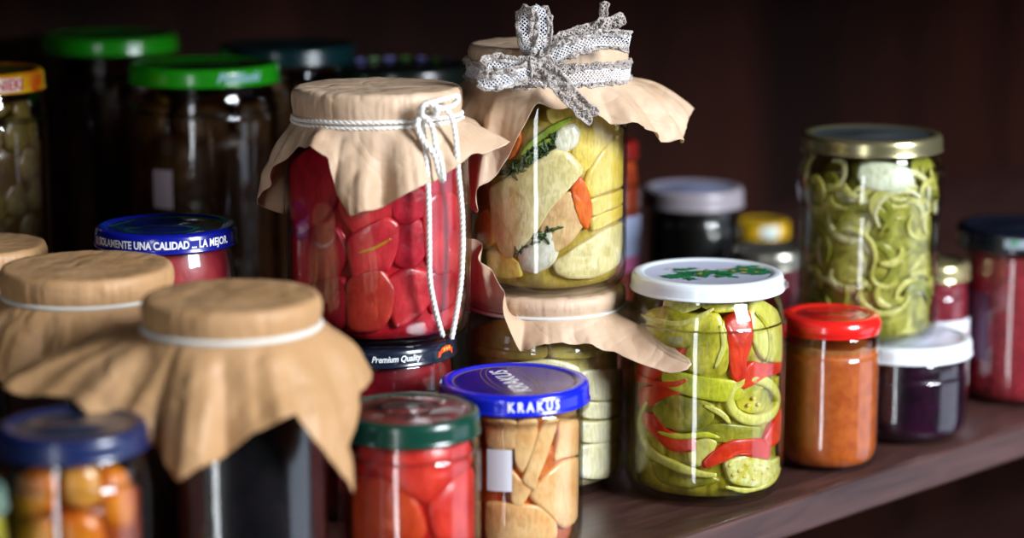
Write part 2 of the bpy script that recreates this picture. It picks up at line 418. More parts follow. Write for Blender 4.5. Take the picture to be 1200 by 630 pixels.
# ------------------------------------------------------------------ paper covers
def paper_cover(j, R, side, ctrl, seed, mt, ptop=None, wr=1., parent=None, pleat=1.):
    """sheet of paper folded over the mouth, tied at z = top-side, its square skirt hanging free.
    ctrl: (azimuth deg, free length mm, slope at the tie, slope at the hem); slopes in degrees below horizontal"""
    zt = (ptop if ptop is not None else j.H+.002); n = 288; ctrl = sorted(ctrl); V, F = [], []
    def ci(a):
        a = (a+180) % 360-180; m = len(ctrl)
        for k in range(m):
            A = ctrl[k]; B = ctrl[(k+1) % m]; a0 = A[0]; a1 = B[0]+(360 if k == m-1 else 0)
            for aa in (a, a+360):
                if a0 <= aa <= a1:
                    f = (aa-a0)/max(a1-a0, 1e-6); return [A[i]+(B[i]-A[i])*f for i in (1, 2, 3)]
        return list(ctrl[0][1:])
    cap = [(0, 0), (.3, 0), (.6, 0), (.8, 0), (.92, 0)]
    NS = 40; rows = 0
    prof = []
    for f, d in cap[1:]: prof.append(('c', f))
    rnd = random.Random(seed); ph = [rnd.uniform(0, 6.28) for _ in range(6)]
    Vc = len(V); V.append(Vector((0, 0, zt-.0006)))
    grid = []
    for k in range(n):
        ad = 360*k/n; a = R_(ad); L, f0, f1 = ci(ad); col = []
        cr = noise.noise(Vector((math.cos(a)*9, math.sin(a)*9, seed)))*.5+.5*noise.noise(Vector((math.cos(a)*22, math.sin(a)*22, seed)))
        for f in (.3, .6, .8, .92):
            col.append((R*f, zt-.0005+.0006*wr*noise.noise(Vector((math.sin(a)*f*5, math.cos(a)*f*5, seed+3)))))
        col += [(R*.975, zt-.0007+.0004*cr), (R*.997+.0003*cr, zt-.0022), (R+.0004+.0007*cr*wr, zt-.0045), (R+.0003+.0009*cr*wr, zt-side*.55), (R-.0004+.0006*cr*wr, zt-side*.85), (R-.0014, zt-side)]
        rho, z = R-.0014, zt-side; N = NS; ds = L/1000/N
        tri = lambda x: 2*abs((x/(2*PI)) % 1*2-1)-1
        for s in range(1, N+1):
            u = s/N; fold = (13*tri(7*a+ph[0])+9*tri(13*a+ph[1])+5*tri(23*a+ph[2]))*pleat*min(1, u*4)*(1-.5*u)
            fi = R_(f0+(f1-f0)*u**.8+fold+7*noise.noise(Vector((a*3, u*3, seed+7))))
            rho += ds*math.cos(fi); z -= ds*math.sin(fi)
            lim = rout(j, z)+.0014 if z > 0 else 0
            rho = max(rho, lim)
            col.append((rho, max(z, .001-j.z*0)))
        grid.append(col)
    m = len(grid[0])
    for k in range(n):
        a = 2*PI*k/n
        for r, z in grid[k]:
            q = Vector((r*math.sin(a), r*math.cos(a), z)); sd = Vector((seed, 0, 0)); ou = min(max((r-R-.0005)/.006, 0), 1)
            nn = ((abs(noise.noise(q*24+sd))*.007+abs(noise.noise(q*60+sd))*.002-.0022)*ou+.0004*abs(noise.noise(q*120+sd)))*wr
            V.append(Vector(((r+max(nn, -.0008))*math.sin(a), -(r+max(nn, -.0008))*math.cos(a), z)))
    for k in range(n):
        k2 = (k+1) % n; F.append((0, 1+k*m, 1+k2*m))
        for i in range(m-1): F.append((1+k*m+i, 1+k*m+i+1, 1+k2*m+i+1, 1+k2*m+i))
    o = recalc(obj('paper_cover', V, F, mt, j.root))
    so = o.modifiers.new('thickness', 'SOLIDIFY'); so.thickness = .00025; so.offset = 1
    j.zs = zt-side; j.rs = R-.0008
    return o
def tie_ring(j, parent, r, z, th, mt, name='string', flat=1.6, tilt=0.):
    pts = [Vector((r*math.sin(2*PI*k/90), -r*math.cos(2*PI*k/90), z+tilt*math.sin(2*PI*k/90))) for k in range(91)]
    V, F = sweep(pts, th, 8, False); return obj(name, V, F, mt, parent)

# ------------------------------------------------------------------ the cupboard: shelf board, back, upper shelf
A0 = Vector((.0917, 1.1155, 0)); EU = Vector((.7197, .6943, 0)); EV = Vector((-.6943, .7197, 0))
def S(u, v, z): return A0+EU*u+EV*v+Vector((0, 0, z))
def board(name, u0, u1, v0, v1, z0, z1, kind='structure', bev=.0025):
    bm = bmesh.new(); vs = [bm.verts.new((x, y, z)) for x in (u0, u1) for y in (v0, v1) for z in (z0, z1)]
    for f in ((0, 1, 3, 2), (4, 6, 7, 5), (0, 4, 5, 1), (2, 3, 7, 6), (0, 2, 6, 4), (1, 5, 7, 3)): bm.faces.new([vs[i] for i in f])
    bmesh.ops.recalc_face_normals(bm, faces=bm.faces[:])
    bmesh.ops.bevel(bm, geom=bm.edges[:], offset=bev, segments=3, affect='EDGES', profile=.5)
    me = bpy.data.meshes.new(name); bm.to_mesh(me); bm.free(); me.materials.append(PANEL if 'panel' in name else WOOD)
    o = bpy.data.objects.new(name, me); C.objects.link(o); o.matrix_world = Matrix(((EU.x, EV.x, 0, A0.x), (EU.y, EV.y, 0, A0.y), (0, 0, 1, 0), (0, 0, 0, 1)))
    if kind: o['kind'] = kind
    return o
DEPTH = .66
cup = bpy.data.objects.new('cupboard', None); C.objects.link(cup); tag(cup, 'dark brown stained wooden cupboard with open shelves that hold all the preserve jars', 'cupboard')
for nm, a in (('shelf', (-.95, 1.6, 0, DEPTH, -.022, 0)), ('shelf', (-.95, 1.6, 0, DEPTH, .335, .357)), ('shelf', (-.95, 1.6, 0, DEPTH, -.42, -.398)),
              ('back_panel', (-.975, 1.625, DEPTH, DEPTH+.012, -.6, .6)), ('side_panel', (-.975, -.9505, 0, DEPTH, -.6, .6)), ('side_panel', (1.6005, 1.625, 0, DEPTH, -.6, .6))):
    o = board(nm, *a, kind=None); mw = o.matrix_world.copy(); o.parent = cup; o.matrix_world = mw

# ================================================================== JARS
def G(*a): return ' '.join(a)
gold = flat_mat('gold_lacquer', '#b49a5a', .22, .9); silver = flat_mat('silver_metal', '#a9a69a', .3, .9)

# ---- 1. mixed peppers under the white lid
white = flat_mat('white_enamel', '#dfe6ea', .28, 0, .3)
jc = make_jar('glass_jar', 'jar of sliced green and red peppers with a white herb-printed lid', .111, 1.208, 0, .0457, .0402, .126, .016)
L = lid(jc, .0433, white, flat_mat('white_enamel_top', '#cfd3ea', .25, 0, .3), button=False)
gre = stuff_mat('green_print', '#0d5a40', '#2f8a4a', 900, .4, 0, 0); yel_ = flat_mat('yellow_print', '#c9a53a', .4)
rnd = random.Random(4); V, F, MI = [], [], []
for k in range(80):
    u = rnd.uniform(-.022, .033); v = -.002+rnd.gauss(0, .007)+.25*u
    if (u/.036)**2+(v/.034)**2 > .95: continue
    sz = rnd.uniform(.003, .0062) if k < 64 else .0018; ph = rnd.uniform(0, 6.28); b = len(V); nn = 10
    for q in range(nn):
        a = 2*PI*q/nn; rr = sz*(1+.35*math.cos(5*a))*(.6 if abs(math.sin(a)) > .7 else 1)
        V.append(Vector((u+rr*math.cos(a+ph), v+rr*math.sin(a+ph)*.8, jc.zt-.00125+.000012*k)))
    F.append(tuple(range(b, b+nn))); MI.append(0 if k < 64 else 1)
o = obj('herb_print', V, F, [gre, yel_], L, False, MI); o['label'] = 'printed green herb leaves with small yellow specks'
GR = food('pepper_green', '#989418', '#dcd04a'); GRD = food('pepper_dark_green', '#707016', '#a8a030'); PALE = food('pepper_pale', '#c8c250', '#e2da7c'); RED = food('pepper_red', '#c4200c', '#e8431c', 60); YG = food('pepper_yellow', '#b5b81e', '#d2d03c')
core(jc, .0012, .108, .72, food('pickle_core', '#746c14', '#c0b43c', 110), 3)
fill(jc, .113, liquid_mat('pickle', '#ecdc44', 34))
gpp = 'pepper pieces in the white-lidded jar'
PC = [('pepper_slice', 'curved yellow-green pepper slice high on the left of the white-lidded jar', [(55, 165), (100, 158), (150, 178), (232, 172), (245, 205), (215, 238), (130, 240), (70, 215)], GR, .0006, .01),
 ('pepper_slice', 'short pale-green pepper slice just below the white lid, left', [(88, 140), (178, 138), (186, 160), (130, 172), (92, 160)], PALE, .003, .008),
 ('pepper_slice', 'thin olive pepper slice just below the white lid, right of centre', [(190, 140), (320, 135), (290, 165), (240, 170), (195, 160)], GR, .004, .008),
 ('pepper_slice', 'diagonal olive pepper slice in the middle of the white-lidded jar', [(250, 190), (258, 250), (250, 298), (205, 312), (150, 285), (165, 245), (205, 210)], GR, .001, .012),
 ('pepper_chunk', 'tall red pepper chunk right of centre below the white lid', [(254, 192), (288, 176), (316, 168), (314, 225), (298, 275), (300, 300), (288, 336), (266, 300), (262, 240)], RED, .0004, .01),
 ('pepper_chunk', 'red pepper chunk curling to the right edge of the white-lidded jar', [(300, 295), (318, 278), (350, 285), (382, 276), (380, 298), (345, 308), (320, 325), (290, 338)], RED, .0003, .008),
 ('pepper_slice', 'broad pale pepper slab at the right shoulder of the white-lidded jar', [(318, 172), (350, 140), (384, 165), (392, 230), (386, 275), (345, 268), (322, 230)], PALE, .0012, .01),
 ('pepper_strip', 'bright yellow pepper strip across the middle of the white-lidded jar', [(104, 298), (160, 306), (230, 318), (287, 322), (288, 360), (240, 364), (170, 352), (106, 328)], YG, .0004, .008),
 ('pepper_chunk', 'dark red pepper piece at the upper left edge of the white-lidded jar', [(40, 282), (100, 262), (158, 238), (172, 254), (140, 276), (110, 300), (60, 322), (38, 320)], RED, .0016, .01),
 ('pepper_chunk', 'dark red pepper piece at the middle left edge of the white-lidded jar', [(40, 334), (100, 330), (144, 340), (130, 362), (80, 372), (44, 378)], RED, .0022, .01),
 ('pepper_slice', 'dark green pepper slice with a notched rim below the yellow strip', [(84, 372), (130, 356), (190, 366), (222, 378), (216, 410), (170, 430), (110, 420), (86, 400)], GRD, .0006, .01),
 ('pepper_strip', 'red pepper strip slanting down at the lower left of the white-lidded jar', [(58, 392), (90, 400), (112, 430), (178, 450), (176, 476), (120, 472), (80, 436), (60, 415)], RED, .0003, .007),
 ('pepper_slice', 'green pepper slice lying level above the lowest red strip', [(172, 424), (250, 418), (342, 424), (336, 450), (260, 456), (186, 452)], GRD, .0016, .01),
 ('pepper_strip', 'lowest red pepper strip, bent, at the lower right of the white-lidded jar', [(198, 500), (225, 478), (270, 456), (330, 450), (356, 466), (352, 496), (322, 480), (280, 482), (235, 500), (205, 516)], RED, .0002, .007),
 ('pepper_strip', 'red pepper strip rising at the lower right edge of the white-lidded jar', [(346, 446), (368, 410), (384, 380), (390, 430), (372, 456), (350, 466)], RED, .0004, .008),
 ('pepper_slice', 'seedy yellow pepper core at the lower right of the white-lidded jar', [(252, 505), (300, 488), (352, 500), (382, 486), (378, 530), (330, 552), (270, 548)], food('pepper_seedy', '#c8b81c', '#dfe0a0', 260), .0008, .012),
 ('pepper_chunk', 'pale pepper chunk beside the lowest red strip, left', [(166, 462), (205, 450), (228, 460), (214, 488), (190, 508), (166, 498)], PALE, .001, .01),
 ('pepper_slice', 'olive pepper slice at the lower left edge of the white-lidded jar', [(52, 430), (84, 450), (100, 480), (82, 500), (54, 478)], GR, .004, .01),
 ('pepper_slice', 'olive pepper slice at the very bottom left of the white-lidded jar', [(70, 500), (130, 520), (200, 530), (240, 546), (160, 560), (90, 545)], GRD, .004, .01),
 ('pepper_slice', 'olive pepper piece at the left shoulder of the white-lidded jar', [(40, 205), (70, 225), (120, 250), (60, 268), (38, 260)], GR, .004, .01),
 ('pepper_slice', 'olive pepper slice behind the red chunk, right of the yellow strip', [(292, 330), (384, 304), (386, 330), (330, 330), (300, 350)], GR, .003, .01)]
for nm, lb, pts, m_, d0, t in PC: piece(jc, nm, lb, 'pepper', pts, m_, d0, t, gpp, 'C')
strip(jc, 'pepper_ring', 'pale ring-cut hot pepper at the right edge of the white-lidded jar', 'pepper', [(320+58*math.cos(a), 362+46*math.sin(a)) for a in [k*2*PI/12 for k in range(12)]], PALE, .0062, .006, .0004, gpp, 'C', closed=True)
piece(jc, 'pepper_slice', 'yellow-green pepper heart inside the pale ring-cut pepper', 'pepper', [(320+38*math.cos(k*PI/4), 364+26*math.sin(k*PI/4)) for k in range(8)], GR, .003, .008, gpp, 'C')
strip(jc, 'onion_strip', 'long pale curved sliver looping round the lower left of the white-lidded jar', 'pepper', [(66, 366), (48, 400), (52, 440), (80, 482), (130, 510), (190, 528), (230, 530)], PALE, .0052, .004, .0003, gpp, 'C')
strip(jc, 'pepper_sliver', 'thin light pepper edge curving under the white lid at the left', 'pepper', [(46, 170), (90, 186), (140, 192), (190, 178), (225, 160)], PALE, .0035, .003, .0002, gpp, 'C')

SEED = food('seed', '#cfa832', '#e8d070', 100)
rnd = random.Random(77)
for k, (cx, cy) in enumerate([(262, 508), (284, 520), (300, 506), (322, 518), (340, 524), (296, 534), (318, 538), (352, 512), (270, 530), (334, 506), (318, 358), (330, 372), (306, 374)]):
    piece(jc, 'pepper_seed', 'flat yellow pepper seed low in the white-lidded jar', 'seed', [(cx+4.5*math.cos(a), cy+3.5*math.sin(a)) for a in [q*PI/3 for q in range(6)]], SEED, .0001, .0012, 'pepper seeds in the white-lidded jar', 'C', round_=2)
for k, (lb, pts, mm) in enumerate([('thin red pepper curl between the dark red pieces', [(44, 300), (80, 322), (130, 326), (160, 316)], RED), ('pale pepper sliver curling under the yellow strip', [(200, 374), (240, 392), (262, 414)], PALE), ('pale pepper sliver along the bottom right', [(250, 556), (310, 566), (360, 548), (384, 510)], PALE),
        ('thin pale sliver beside the tall red chunk', [(240, 196), (246, 240), (226, 290)], PALE), ('olive sliver below the dark green notched slice', [(92, 432), (140, 444), (200, 440), (236, 446)], YG), ('pale rim sliver at the right shoulder', [(330, 168), (352, 200), (356, 250), (346, 276)], GR)]):
    strip(jc, 'pepper_sliver', lb+' of the white-lidded jar', 'pepper', pts, mm, .0034, .003, .0001, gpp, 'C')

# ---- 2. pickled vegetables with the lace bow, on top of the paper-covered jar
HU = .113
ju = make_jar('glass_jar', 'paper-covered jar of pale pickle chunks under the lace-tied jar', .0195, 1.225, 0, .0468, .0425, HU, .018)
jl = make_jar('glass_jar', 'lace-tied jar of mixed pickled vegetables stacked on a paper-covered jar', .0205, 1.225, HU+.0035, .0452, .041, .137, .016)
ML = food('marrow_pale', '#d8c684', '#efe0ae', 70); MY = food('marrow_yellow', '#d8b842', '#e8d070', 50); CAR = food('carrot', '#dd5a14', '#f07a2c'); GAR = food('garlic', '#d8d2bc', '#efeadb', 60); PK = food('marrow_pink', '#d8a77a', '#e8c48e', 60)
HERB = food('dill_dark', '#1f3312', '#3d5a1c', 200, .5, 0); STEM = food('celery_stem', '#7c9a24', '#a0b43c')
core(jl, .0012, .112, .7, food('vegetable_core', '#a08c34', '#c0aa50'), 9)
fill(jl, .121, liquid_mat('brine', '#f4d050', 26))
gl = 'vegetables in the lace-tied jar'
PL = [('marrow_slice', 'big pale marrow slab at the left of the lace-tied jar', 'vegetable', [(72, 320), (120, 296), (190, 262), (262, 214), (312, 226), (354, 270), (310, 318), (250, 372), (222, 420), (170, 480), (140, 512), (104, 496), (82, 420)], ML, .0003, .011),
 ('carrot_slice', 'orange carrot slice high on the left of the lace-tied jar', 'carrot', [(122, 160), (152, 142), (162, 180), (148, 220), (124, 232)], CAR, .001, .006),
 ('carrot_slice', 'orange carrot slice right of the big pale slab', 'carrot', [(322, 322), (346, 288), (368, 330), (378, 380), (366, 430), (346, 412), (330, 370)], CAR, .0004, .005),
 ('turnip_chunk', 'pinkish chunk tucked left of the right-hand carrot slice', 'vegetable', [(240, 392), (278, 360), (318, 332), (334, 372), (352, 420), (312, 470), (262, 500), (225, 455)], PK, .0012, .01),
 ('garlic_clove', 'garlic clove near the bottom of the lace-tied jar', 'garlic', [(156, 508), (198, 462), (240, 430), (272, 444), (280, 490), (262, 532), (212, 558), (170, 548)], GAR, .0001, .013),
 ('garlic_clove', 'garlic clove high up behind the celery stem', 'garlic', [(256, 180), (290, 148), (330, 136), (348, 160), (338, 196), (300, 216), (268, 214)], GAR, .001, .012),
 ('marrow_slice', 'yellow marrow slice at the right shoulder of the lace-tied jar', 'vegetable', [(340, 120), (400, 96), (470, 120), (474, 170), (430, 200), (388, 250), (350, 276), (330, 220)], MY, .003, .009),
 ('marrow_slice', 'tall yellow marrow slice standing at the right edge, above the stacked slices', 'vegetable', [(360, 318), (378, 270), (420, 210), (478, 140), (484, 250), (480, 304), (430, 318), (380, 342)], MY, .0008, .008),
 ('marrow_slice', 'upper of the two stacked flat marrow slices at the right edge', 'vegetable', [(376, 352), (430, 338), (484, 318), (484, 352), (430, 376), (384, 396)], MY, .0006, .008),
 ('marrow_slice', 'lower of the two stacked flat marrow slices at the right edge', 'vegetable', [(382, 404), (430, 386), (484, 362), (484, 392), (440, 412), (388, 438)], MY, .0009, .008),
 ('marrow_slice', 'wide pale marrow slab along the bottom right of the lace-tied jar', 'vegetable', [(270, 532), (320, 500), (372, 470), (430, 436), (478, 412), (484, 466), (460, 530), (390, 566), (320, 572), (280, 560)], ML, .0005, .01),
 ('marrow_slice', 'yellow marrow piece at the left edge of the lace-tied jar', 'vegetable', [(14, 420), (56, 380), (76, 420), (80, 470), (40, 486), (14, 470)], MY, .002, .01),
 ('marrow_slice', 'yellow marrow piece at the bottom left of the lace-tied jar', 'vegetable', [(60, 500), (110, 508), (152, 530), (160, 568), (100, 570), (66, 548)], MY, .002, .01),
 ('marrow_slice', 'pale marrow slice just under the ribbon, right of the garlic clove', 'vegetable', [(250, 96), (330, 92), (345, 122), (300, 138), (256, 132)], MY, .004, .008)]
for nm, lb, ct, pts, m_, d0, t in PL: piece(jl, nm, lb, ct, pts, m_, d0, t, gl, 'L', jitter=.0008, dome=.004 if 'garlic' in nm else 0)
for k, (lb, pts, wd) in enumerate([('long green celery stem slanting up to the right', [(166, 224), (200, 190), (250, 156), (318, 118)], .0042),
        ('short green celery stem below the long one', [(186, 236), (222, 200), (262, 176)], .0035)]):
    strip(jl, 'celery_stem', lb+' in the lace-tied jar', 'celery', pts, STEM, wd, .004, .0004, gl, 'L')
rnd = random.Random(8)
def add(VF):
    b = len(V); V.extend(VF[0]); F.extend([tuple(b+k for k in g) for g in VF[1]])
for q, lb, nq in ((0, 'dark feathery dill sprig spread above the big pale slab', 110), (1, 'small dark dill sprig curled round the lower garlic clove', 40)):
    V, F = [], []
    add(sweep(catmull([Vector(((rin(jl, z)-.004)*math.sin(a), -(rin(jl, z)-.004)*math.cos(a), z)) for a, z in uv(jl, 'L', [(105, 300), (180, 250), (270, 200)] if q == 0 else [(150, 505), (200, 455), (280, 430)])], 5), .0007, 5))
    for k in range(nq):
        if q == 0: cx = rnd.uniform(105, 275); cy = 296-(cx-105)*.62+rnd.uniform(-30, 10)
        else: cx = rnd.uniform(150, 280); cy = 500-(cx-150)*.6+rnd.uniform(-10, 10)
        ang = rnd.uniform(0, 6.28); ln = rnd.uniform(8, 26)
        pp = uv(jl, 'L', [(cx, cy), (cx+ln*math.cos(ang)*.6, cy+ln*.5*math.sin(ang)), (cx+ln*math.cos(ang), cy+ln*math.sin(ang))])
        dd = rnd.uniform(.0006, .004); path = [Vector(((rin(jl, z)-dd)*math.sin(a), -(rin(jl, z)-dd)*math.cos(a), z)) for a, z in pp]
        add(sweep(catmull(path, 3), lambda u: .0012*(1-.6*u), 5))
    o = obj('dill_sprig', V, F, HERB, loc=None); o.location = (jl.x, jl.y, jl.z); tag(o, lb, 'herb', gl)
gp = paper_cover(jl, .0445, .0195, [(-180, 34, 20, 70), (-120, 45, 30, 75), (-82, 40, 22, 70), (-62, 52, 50, 82), (-45, 74, 52, 88), (-22, 42, 40, 80), (-8, 17, 30, 60), (12, 15, 30, 58), (30, 22, 34, 60), (48, 34, 38, 62), (64, 40, 30, 54), (78, 50, 18, 70), (92, 44, 16, 54), (105, 50, 14, 50), (140, 34, 20, 70)], 5, PAPER_L, jl.H+.0015)
# lace
def ribbon(name, path, across, width, parent, cell=.00105, thick=.0006, edges=True, jit=.15, close=False):
    path = [Vector(p) for p in path]; P = catmull(path, 12) if not close else path
    L = [0]
    for a, b in zip(P, P[1:]): L.append(L[-1]+(b-a).length)
    tot = L[-1]; ni = max(int(tot/cell), 4); nj = max(int(width/cell), 4)
    rnd = random.Random(len(P)*7+ni)
    def fr(s):
        for k in range(len(L)-1):
            if L[k+1] >= s: break
        f = min(max((s-L[k])/max(L[k+1]-L[k], 1e-9), 0), 1); p = P[k].lerp(P[k+1], f); t = (P[min(k+1, len(P)-1)]-P[k]).normalized()
        ac = across(p, s/tot) if callable(across) else Vector(across)
        ac = (ac-t*ac.dot(t)).normalized(); return p, ac, t.cross(ac)
    out = []
    for part in ((0, .24, LACE, .00125, .55), (.2, .8, NET, thick, jit), (.76, 1, LACE, .00125, .55)) if edges else ((0, 1, LACE, .00115, .5),):
        V, F = [], {}; j0, j1 = int(part[0]*nj), max(int(part[1]*nj), int(part[0]*nj)+2); idx = {}
        for i in range(ni+1):
            p, ac, nr = fr(tot*i/ni)
            for jx in range(j0, j1+1):
                if (i+jx) % 2: continue
                q = p+ac*((jx/nj-.5)*width)+nr*(.0012*noise.noise(p*220+ac*jx*.6)*(2.2 if part[2] is LACE else .8))
                q += Vector((rnd.uniform(-1, 1), rnd.uniform(-1, 1), rnd.uniform(-1, 1)))*cell*part[4]
                idx[i, jx] = len(V); V.append(q)
        fs = []
        for i in range(0, ni+1):
            for jx in range(j0, j1+1):
                if (i+jx) % 2 == 0: continue
                k = [(i-1, jx), (i, jx-1), (i+1, jx), (i, jx+1)]
                k = [idx[q] for q in k if q in idx]
                if len(k) >= 3: fs.append(tuple(k))
        out.append((V, fs, part[2], part[3]))
    objs = []
    V, F, MI = [], [], []
    base = None
    for q, (v, f, m_, th) in enumerate(out):
        # threads as little square tubes along the net edges
        E = set()
        for g in f:
            for a, b in zip(g, g[1:]+g[:1]): E.add((min(a, b), max(a, b)))
        for a, b in E:
            pa, pb = v[a], v[b]; t = pb-pa
            if t.length < 1e-6: continue
            t.normalize(); x = t.cross(Vector((.3, .2, 1))).normalized()*th*.5; y = t.cross(x); bb = len(V)
            for pt in (pa-t*th*.3, pb+t*th*.3): V += [pt+x, pt+y, pt-x, pt-y]
            for k in range(4): F.append((bb+k, bb+(k+1) % 4, bb+4+(k+1) % 4, bb+4+k)); MI.append(0 if m_ is NET else 1)
            F.append((bb+3, bb+2, bb+1, bb)); F.append((bb+4, bb+5, bb+6, bb+7)); MI += [0 if m_ is NET else 1]*2
    o = obj(name, V, F, [NET, LACE], None, True, MI)
    o.parent = parent
    if parent is not None: o.matrix_parent_inverse = Matrix.Translation(-Vector((jl.x, jl.y, jl.z)))
    return o
zb = jl.z+gp.data.vertices[1].co.z-.0145
def ringp(k, n=96, r=.0462): a = R_(-20)+2*PI*k/n; return Vector((jl.x+r*math.sin(a), jl.y-r*math.cos(a), zb+.0006*math.sin(3*a)))
rb = ribbon('lace_ribbon', [ringp(k) for k in range(97)], (0, 0, 1), .0125, jl.root, close=True, edges=True)
rb['label'] = 'grey and white crocheted lace ribbon'
X = (1, 0, 0); Z = (0, 0, 1)
lp = [ribbon('bow_loop', [at(630, 72, 1.176), at(618, 50, 1.184), at(615, 20, 1.186), at(622, 9, 1.181), at(633, 12, 1.174), at(637, 30, 1.170), at(634, 52, 1.168), at(631, 72, 1.168)], X, .0092, rb),
 ribbon('bow_loop', [at(630, 74, 1.170), at(605, 78, 1.166), at(580, 74, 1.164), at(564, 80, 1.160), at(570, 94, 1.155), at(592, 93, 1.155), at(628, 80, 1.165)], (.35, 0, 1), .0100, rb),
 ribbon('ribbon_tail', [at(634, 72, 1.168), at(655, 62, 1.165), at(680, 52, 1.166), at(705, 46, 1.170), at(738, 49, 1.176)], (-.15, -.2, 1), .0105, rb),
 ribbon('ribbon_tail', [at(633, 68, 1.170), at(652, 50, 1.172), at(675, 40, 1.176), at(700, 34, 1.180), at(731, 22, 1.184)], (-.1, -.2, 1), .0080, rb, edges=False),
 ribbon('ribbon_tail', [at(696, 36, 1.178), at(706, 22, 1.178), at(709, 3, 1.178)], X, .0038, rb, edges=False),
 ribbon('ribbon_tail', [at(634, 78, 1.166), at(650, 92, 1.160), at(668, 112, 1.160), at(684, 128, 1.162), at(696, 138, 1.164)], (.75, 0, .75), .0095, rb, edges=False)]
kc = at(631, 75, 1.168); lp.append(ribbon('ribbon_knot', [kc+Vector((.0055*math.sin(a), -.0045*math.cos(a)+.002, .0008*math.cos(2*a))) for a in [k*2*PI/10 for k in range(11)]], Z, .0135, rb, edges=False, jit=.6))
lp.append(ribbon('ribbon_knot', [kc+Vector((.003*math.sin(a), -.003*math.cos(a)-.001, .003*math.cos(3*a))) for a in [k*2*PI/10 for k in range(11)]], (.6, 0, 1), .011, rb, edges=False, jit=.6))
for q in lp: q.matrix_parent_inverse = Matrix.Identity(4)

# ---- 3. jar under it: cauliflower-white chunks
WH = food('kohlrabi_white', '#e8deb0', '#f4ecd0', 60); OL = food('marrow_olive', '#b89c48', '#ccb868', 40)
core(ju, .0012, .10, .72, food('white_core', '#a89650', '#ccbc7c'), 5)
fill(ju, .098, liquid_mat('under', '#eede9c', 12))
gu = 'pickle chunks in the paper-covered jar under the lace-tied jar'
PU = [('marrow_slab', 'olive-yellow marrow slab across the left shoulder of the lower stacked jar', [(338, 120), (430, 96), (545, 92), (548, 188), (440, 190), (345, 160)], OL),
 ('marrow_slab', 'olive-yellow marrow slab across the right shoulder of the lower stacked jar', [(552, 96), (640, 98), (738, 116), (738, 160), (640, 186), (554, 188)], OL),
 ('kohlrabi_chunk', 'topmost white chunk at the right edge of the lower stacked jar', [(640, 226), (690, 222), (742, 216), (744, 270), (700, 290), (645, 286)], WH),
 ('kohlrabi_chunk', 'flat white chunk second from the top at the right edge, beside the blue lid', [(645, 300), (700, 300), (744, 282), (744, 312), (700, 336), (645, 336)], WH),
 ('kohlrabi_chunk', 'white chunk third from the top at the right edge, beside the blue lid', [(640, 350), (690, 350), (744, 322), (748, 372), (700, 394), (640, 396)], WH),
 ('kohlrabi_chunk', 'large lowest white chunk at the right edge of the lower stacked jar', [(636, 410), (690, 404), (748, 384), (748, 440), (710, 480), (640, 484)], WH),
 ('kohlrabi_chunk', 'white chunk hardly seen above the back of the blue lid', [(470, 205), (560, 200), (630, 215), (620, 270), (520, 276), (470, 250)], WH)]
for nm, lb, pts, m_ in PU: piece(ju, nm, lb, 'vegetable', pts, m_, .0006, .013, gu, 'K')
gp = paper_cover(ju, .0455, .0105, [(-180, 34, 20, 60), (-120, 42, 20, 50), (-100, 40, -10, 10), (-86, 42, -45, -80), (-66, 46, -58, -94), (-50, 38, -56, -92), (-38, 28, -54, -88), (-28, 16, -50, -78), (-22, 14, -10, 10), (-16, 20, 36, 62), (-8, 19, 38, 66), (8, 17, 34, 62), (22, 18, 30, 58), (38, 26, 30, 48), (46, 44, 26, 44), (52, 64, 24, 40), (57, 42, 25, 46), (64, 30, 26, 50), (80, 24, 26, 60), (120, 30, 20, 60)], 11, PAPER_L, HU+.0032, 1.2)
tie_ring(ju, gp, .0456, HU-.0078, .0011, BAND, 'string')

# ---- 4. red jar with the white cotton string, on the dark-lidded jar
HP = .0985
jp = make_jar('glass_jar', 'jar of red preserve with a black lid under the string-tied jar', -.073, 1.17, 0, .0415, .0395, HP, .016)
navy = flat_mat('black_navy_enamel', '#141c2c', .22, 0, .4)
L = lid(jp, .0425, navy, h=.0105); zc = jp.lz
rim_text(L, 'Premium Quality', .0047, .0425, zc-.0002, .27, WHITE_INK, .28, .0001, .84)
orange = flat_mat('orange_red_print', '#e04a1c', .4); yp = flat_mat('gold_yellow_print', '#f2c04a', .4)
V, F = [], []
for i in range(17):
    u = (i/16-.5)*.0125; a = 1.06+u/.036; hz = .0014*math.cos(u/.00625*PI/2)
    for dz in (-.0016, .0016): V.append(Vector((.0428*math.sin(a), -.0428*math.cos(a), zc+hz+dz-(.0012 if i in (0, 1, 2, 14, 15, 16) else 0))))
    if i: F.append((2*i-2, 2*i, 2*i+1, 2*i-1))
o = obj('banner_print', V, F, orange, L, False); o['label'] = 'small orange-red ribbon emblem'
for q in (-1, 0, 1): wall_patch(o, 'emblem_mark', .0429, zc+.0006, zc+.0021, .06*q+1.06-.018, .06*q+1.06+.018, yp)
V = [Vector((.018+.0022*math.cos(a), -.0352+.0016*math.sin(a), jp.zt+.0001)) for a in [k*PI/8 for k in range(16)]]
o = obj('dot_print', V, [tuple(range(16))], WHITE_INK, L, False); o['label'] = 'white oval dot'
jam_red = stuff_mat('jam_red', '#5e0712', '#8f1320', 60, .3, .2, .5, 120)
fill(jp, .092, jam_red, 'preserve')
ZR = jp.z+jp.zt+.0006
js = make_jar('glass_jar', 'string-tied paper-covered jar of large red chunks standing on a black-lidded jar', -.073, 1.17, ZR, .0508, .0435, .134, .024,
    prof=smooth_prof([(0, .0045), (.028, .004), (.038, .0012), (.041, 0), (.0455, .0014), (.0492, .006), (.0506, .013), (.0508, .03), (.0508, .09), (.050, .102), (.0472, .112), (.044, .1185), (.0425, .1215), (.0425, .126), (.0425, .134)]))
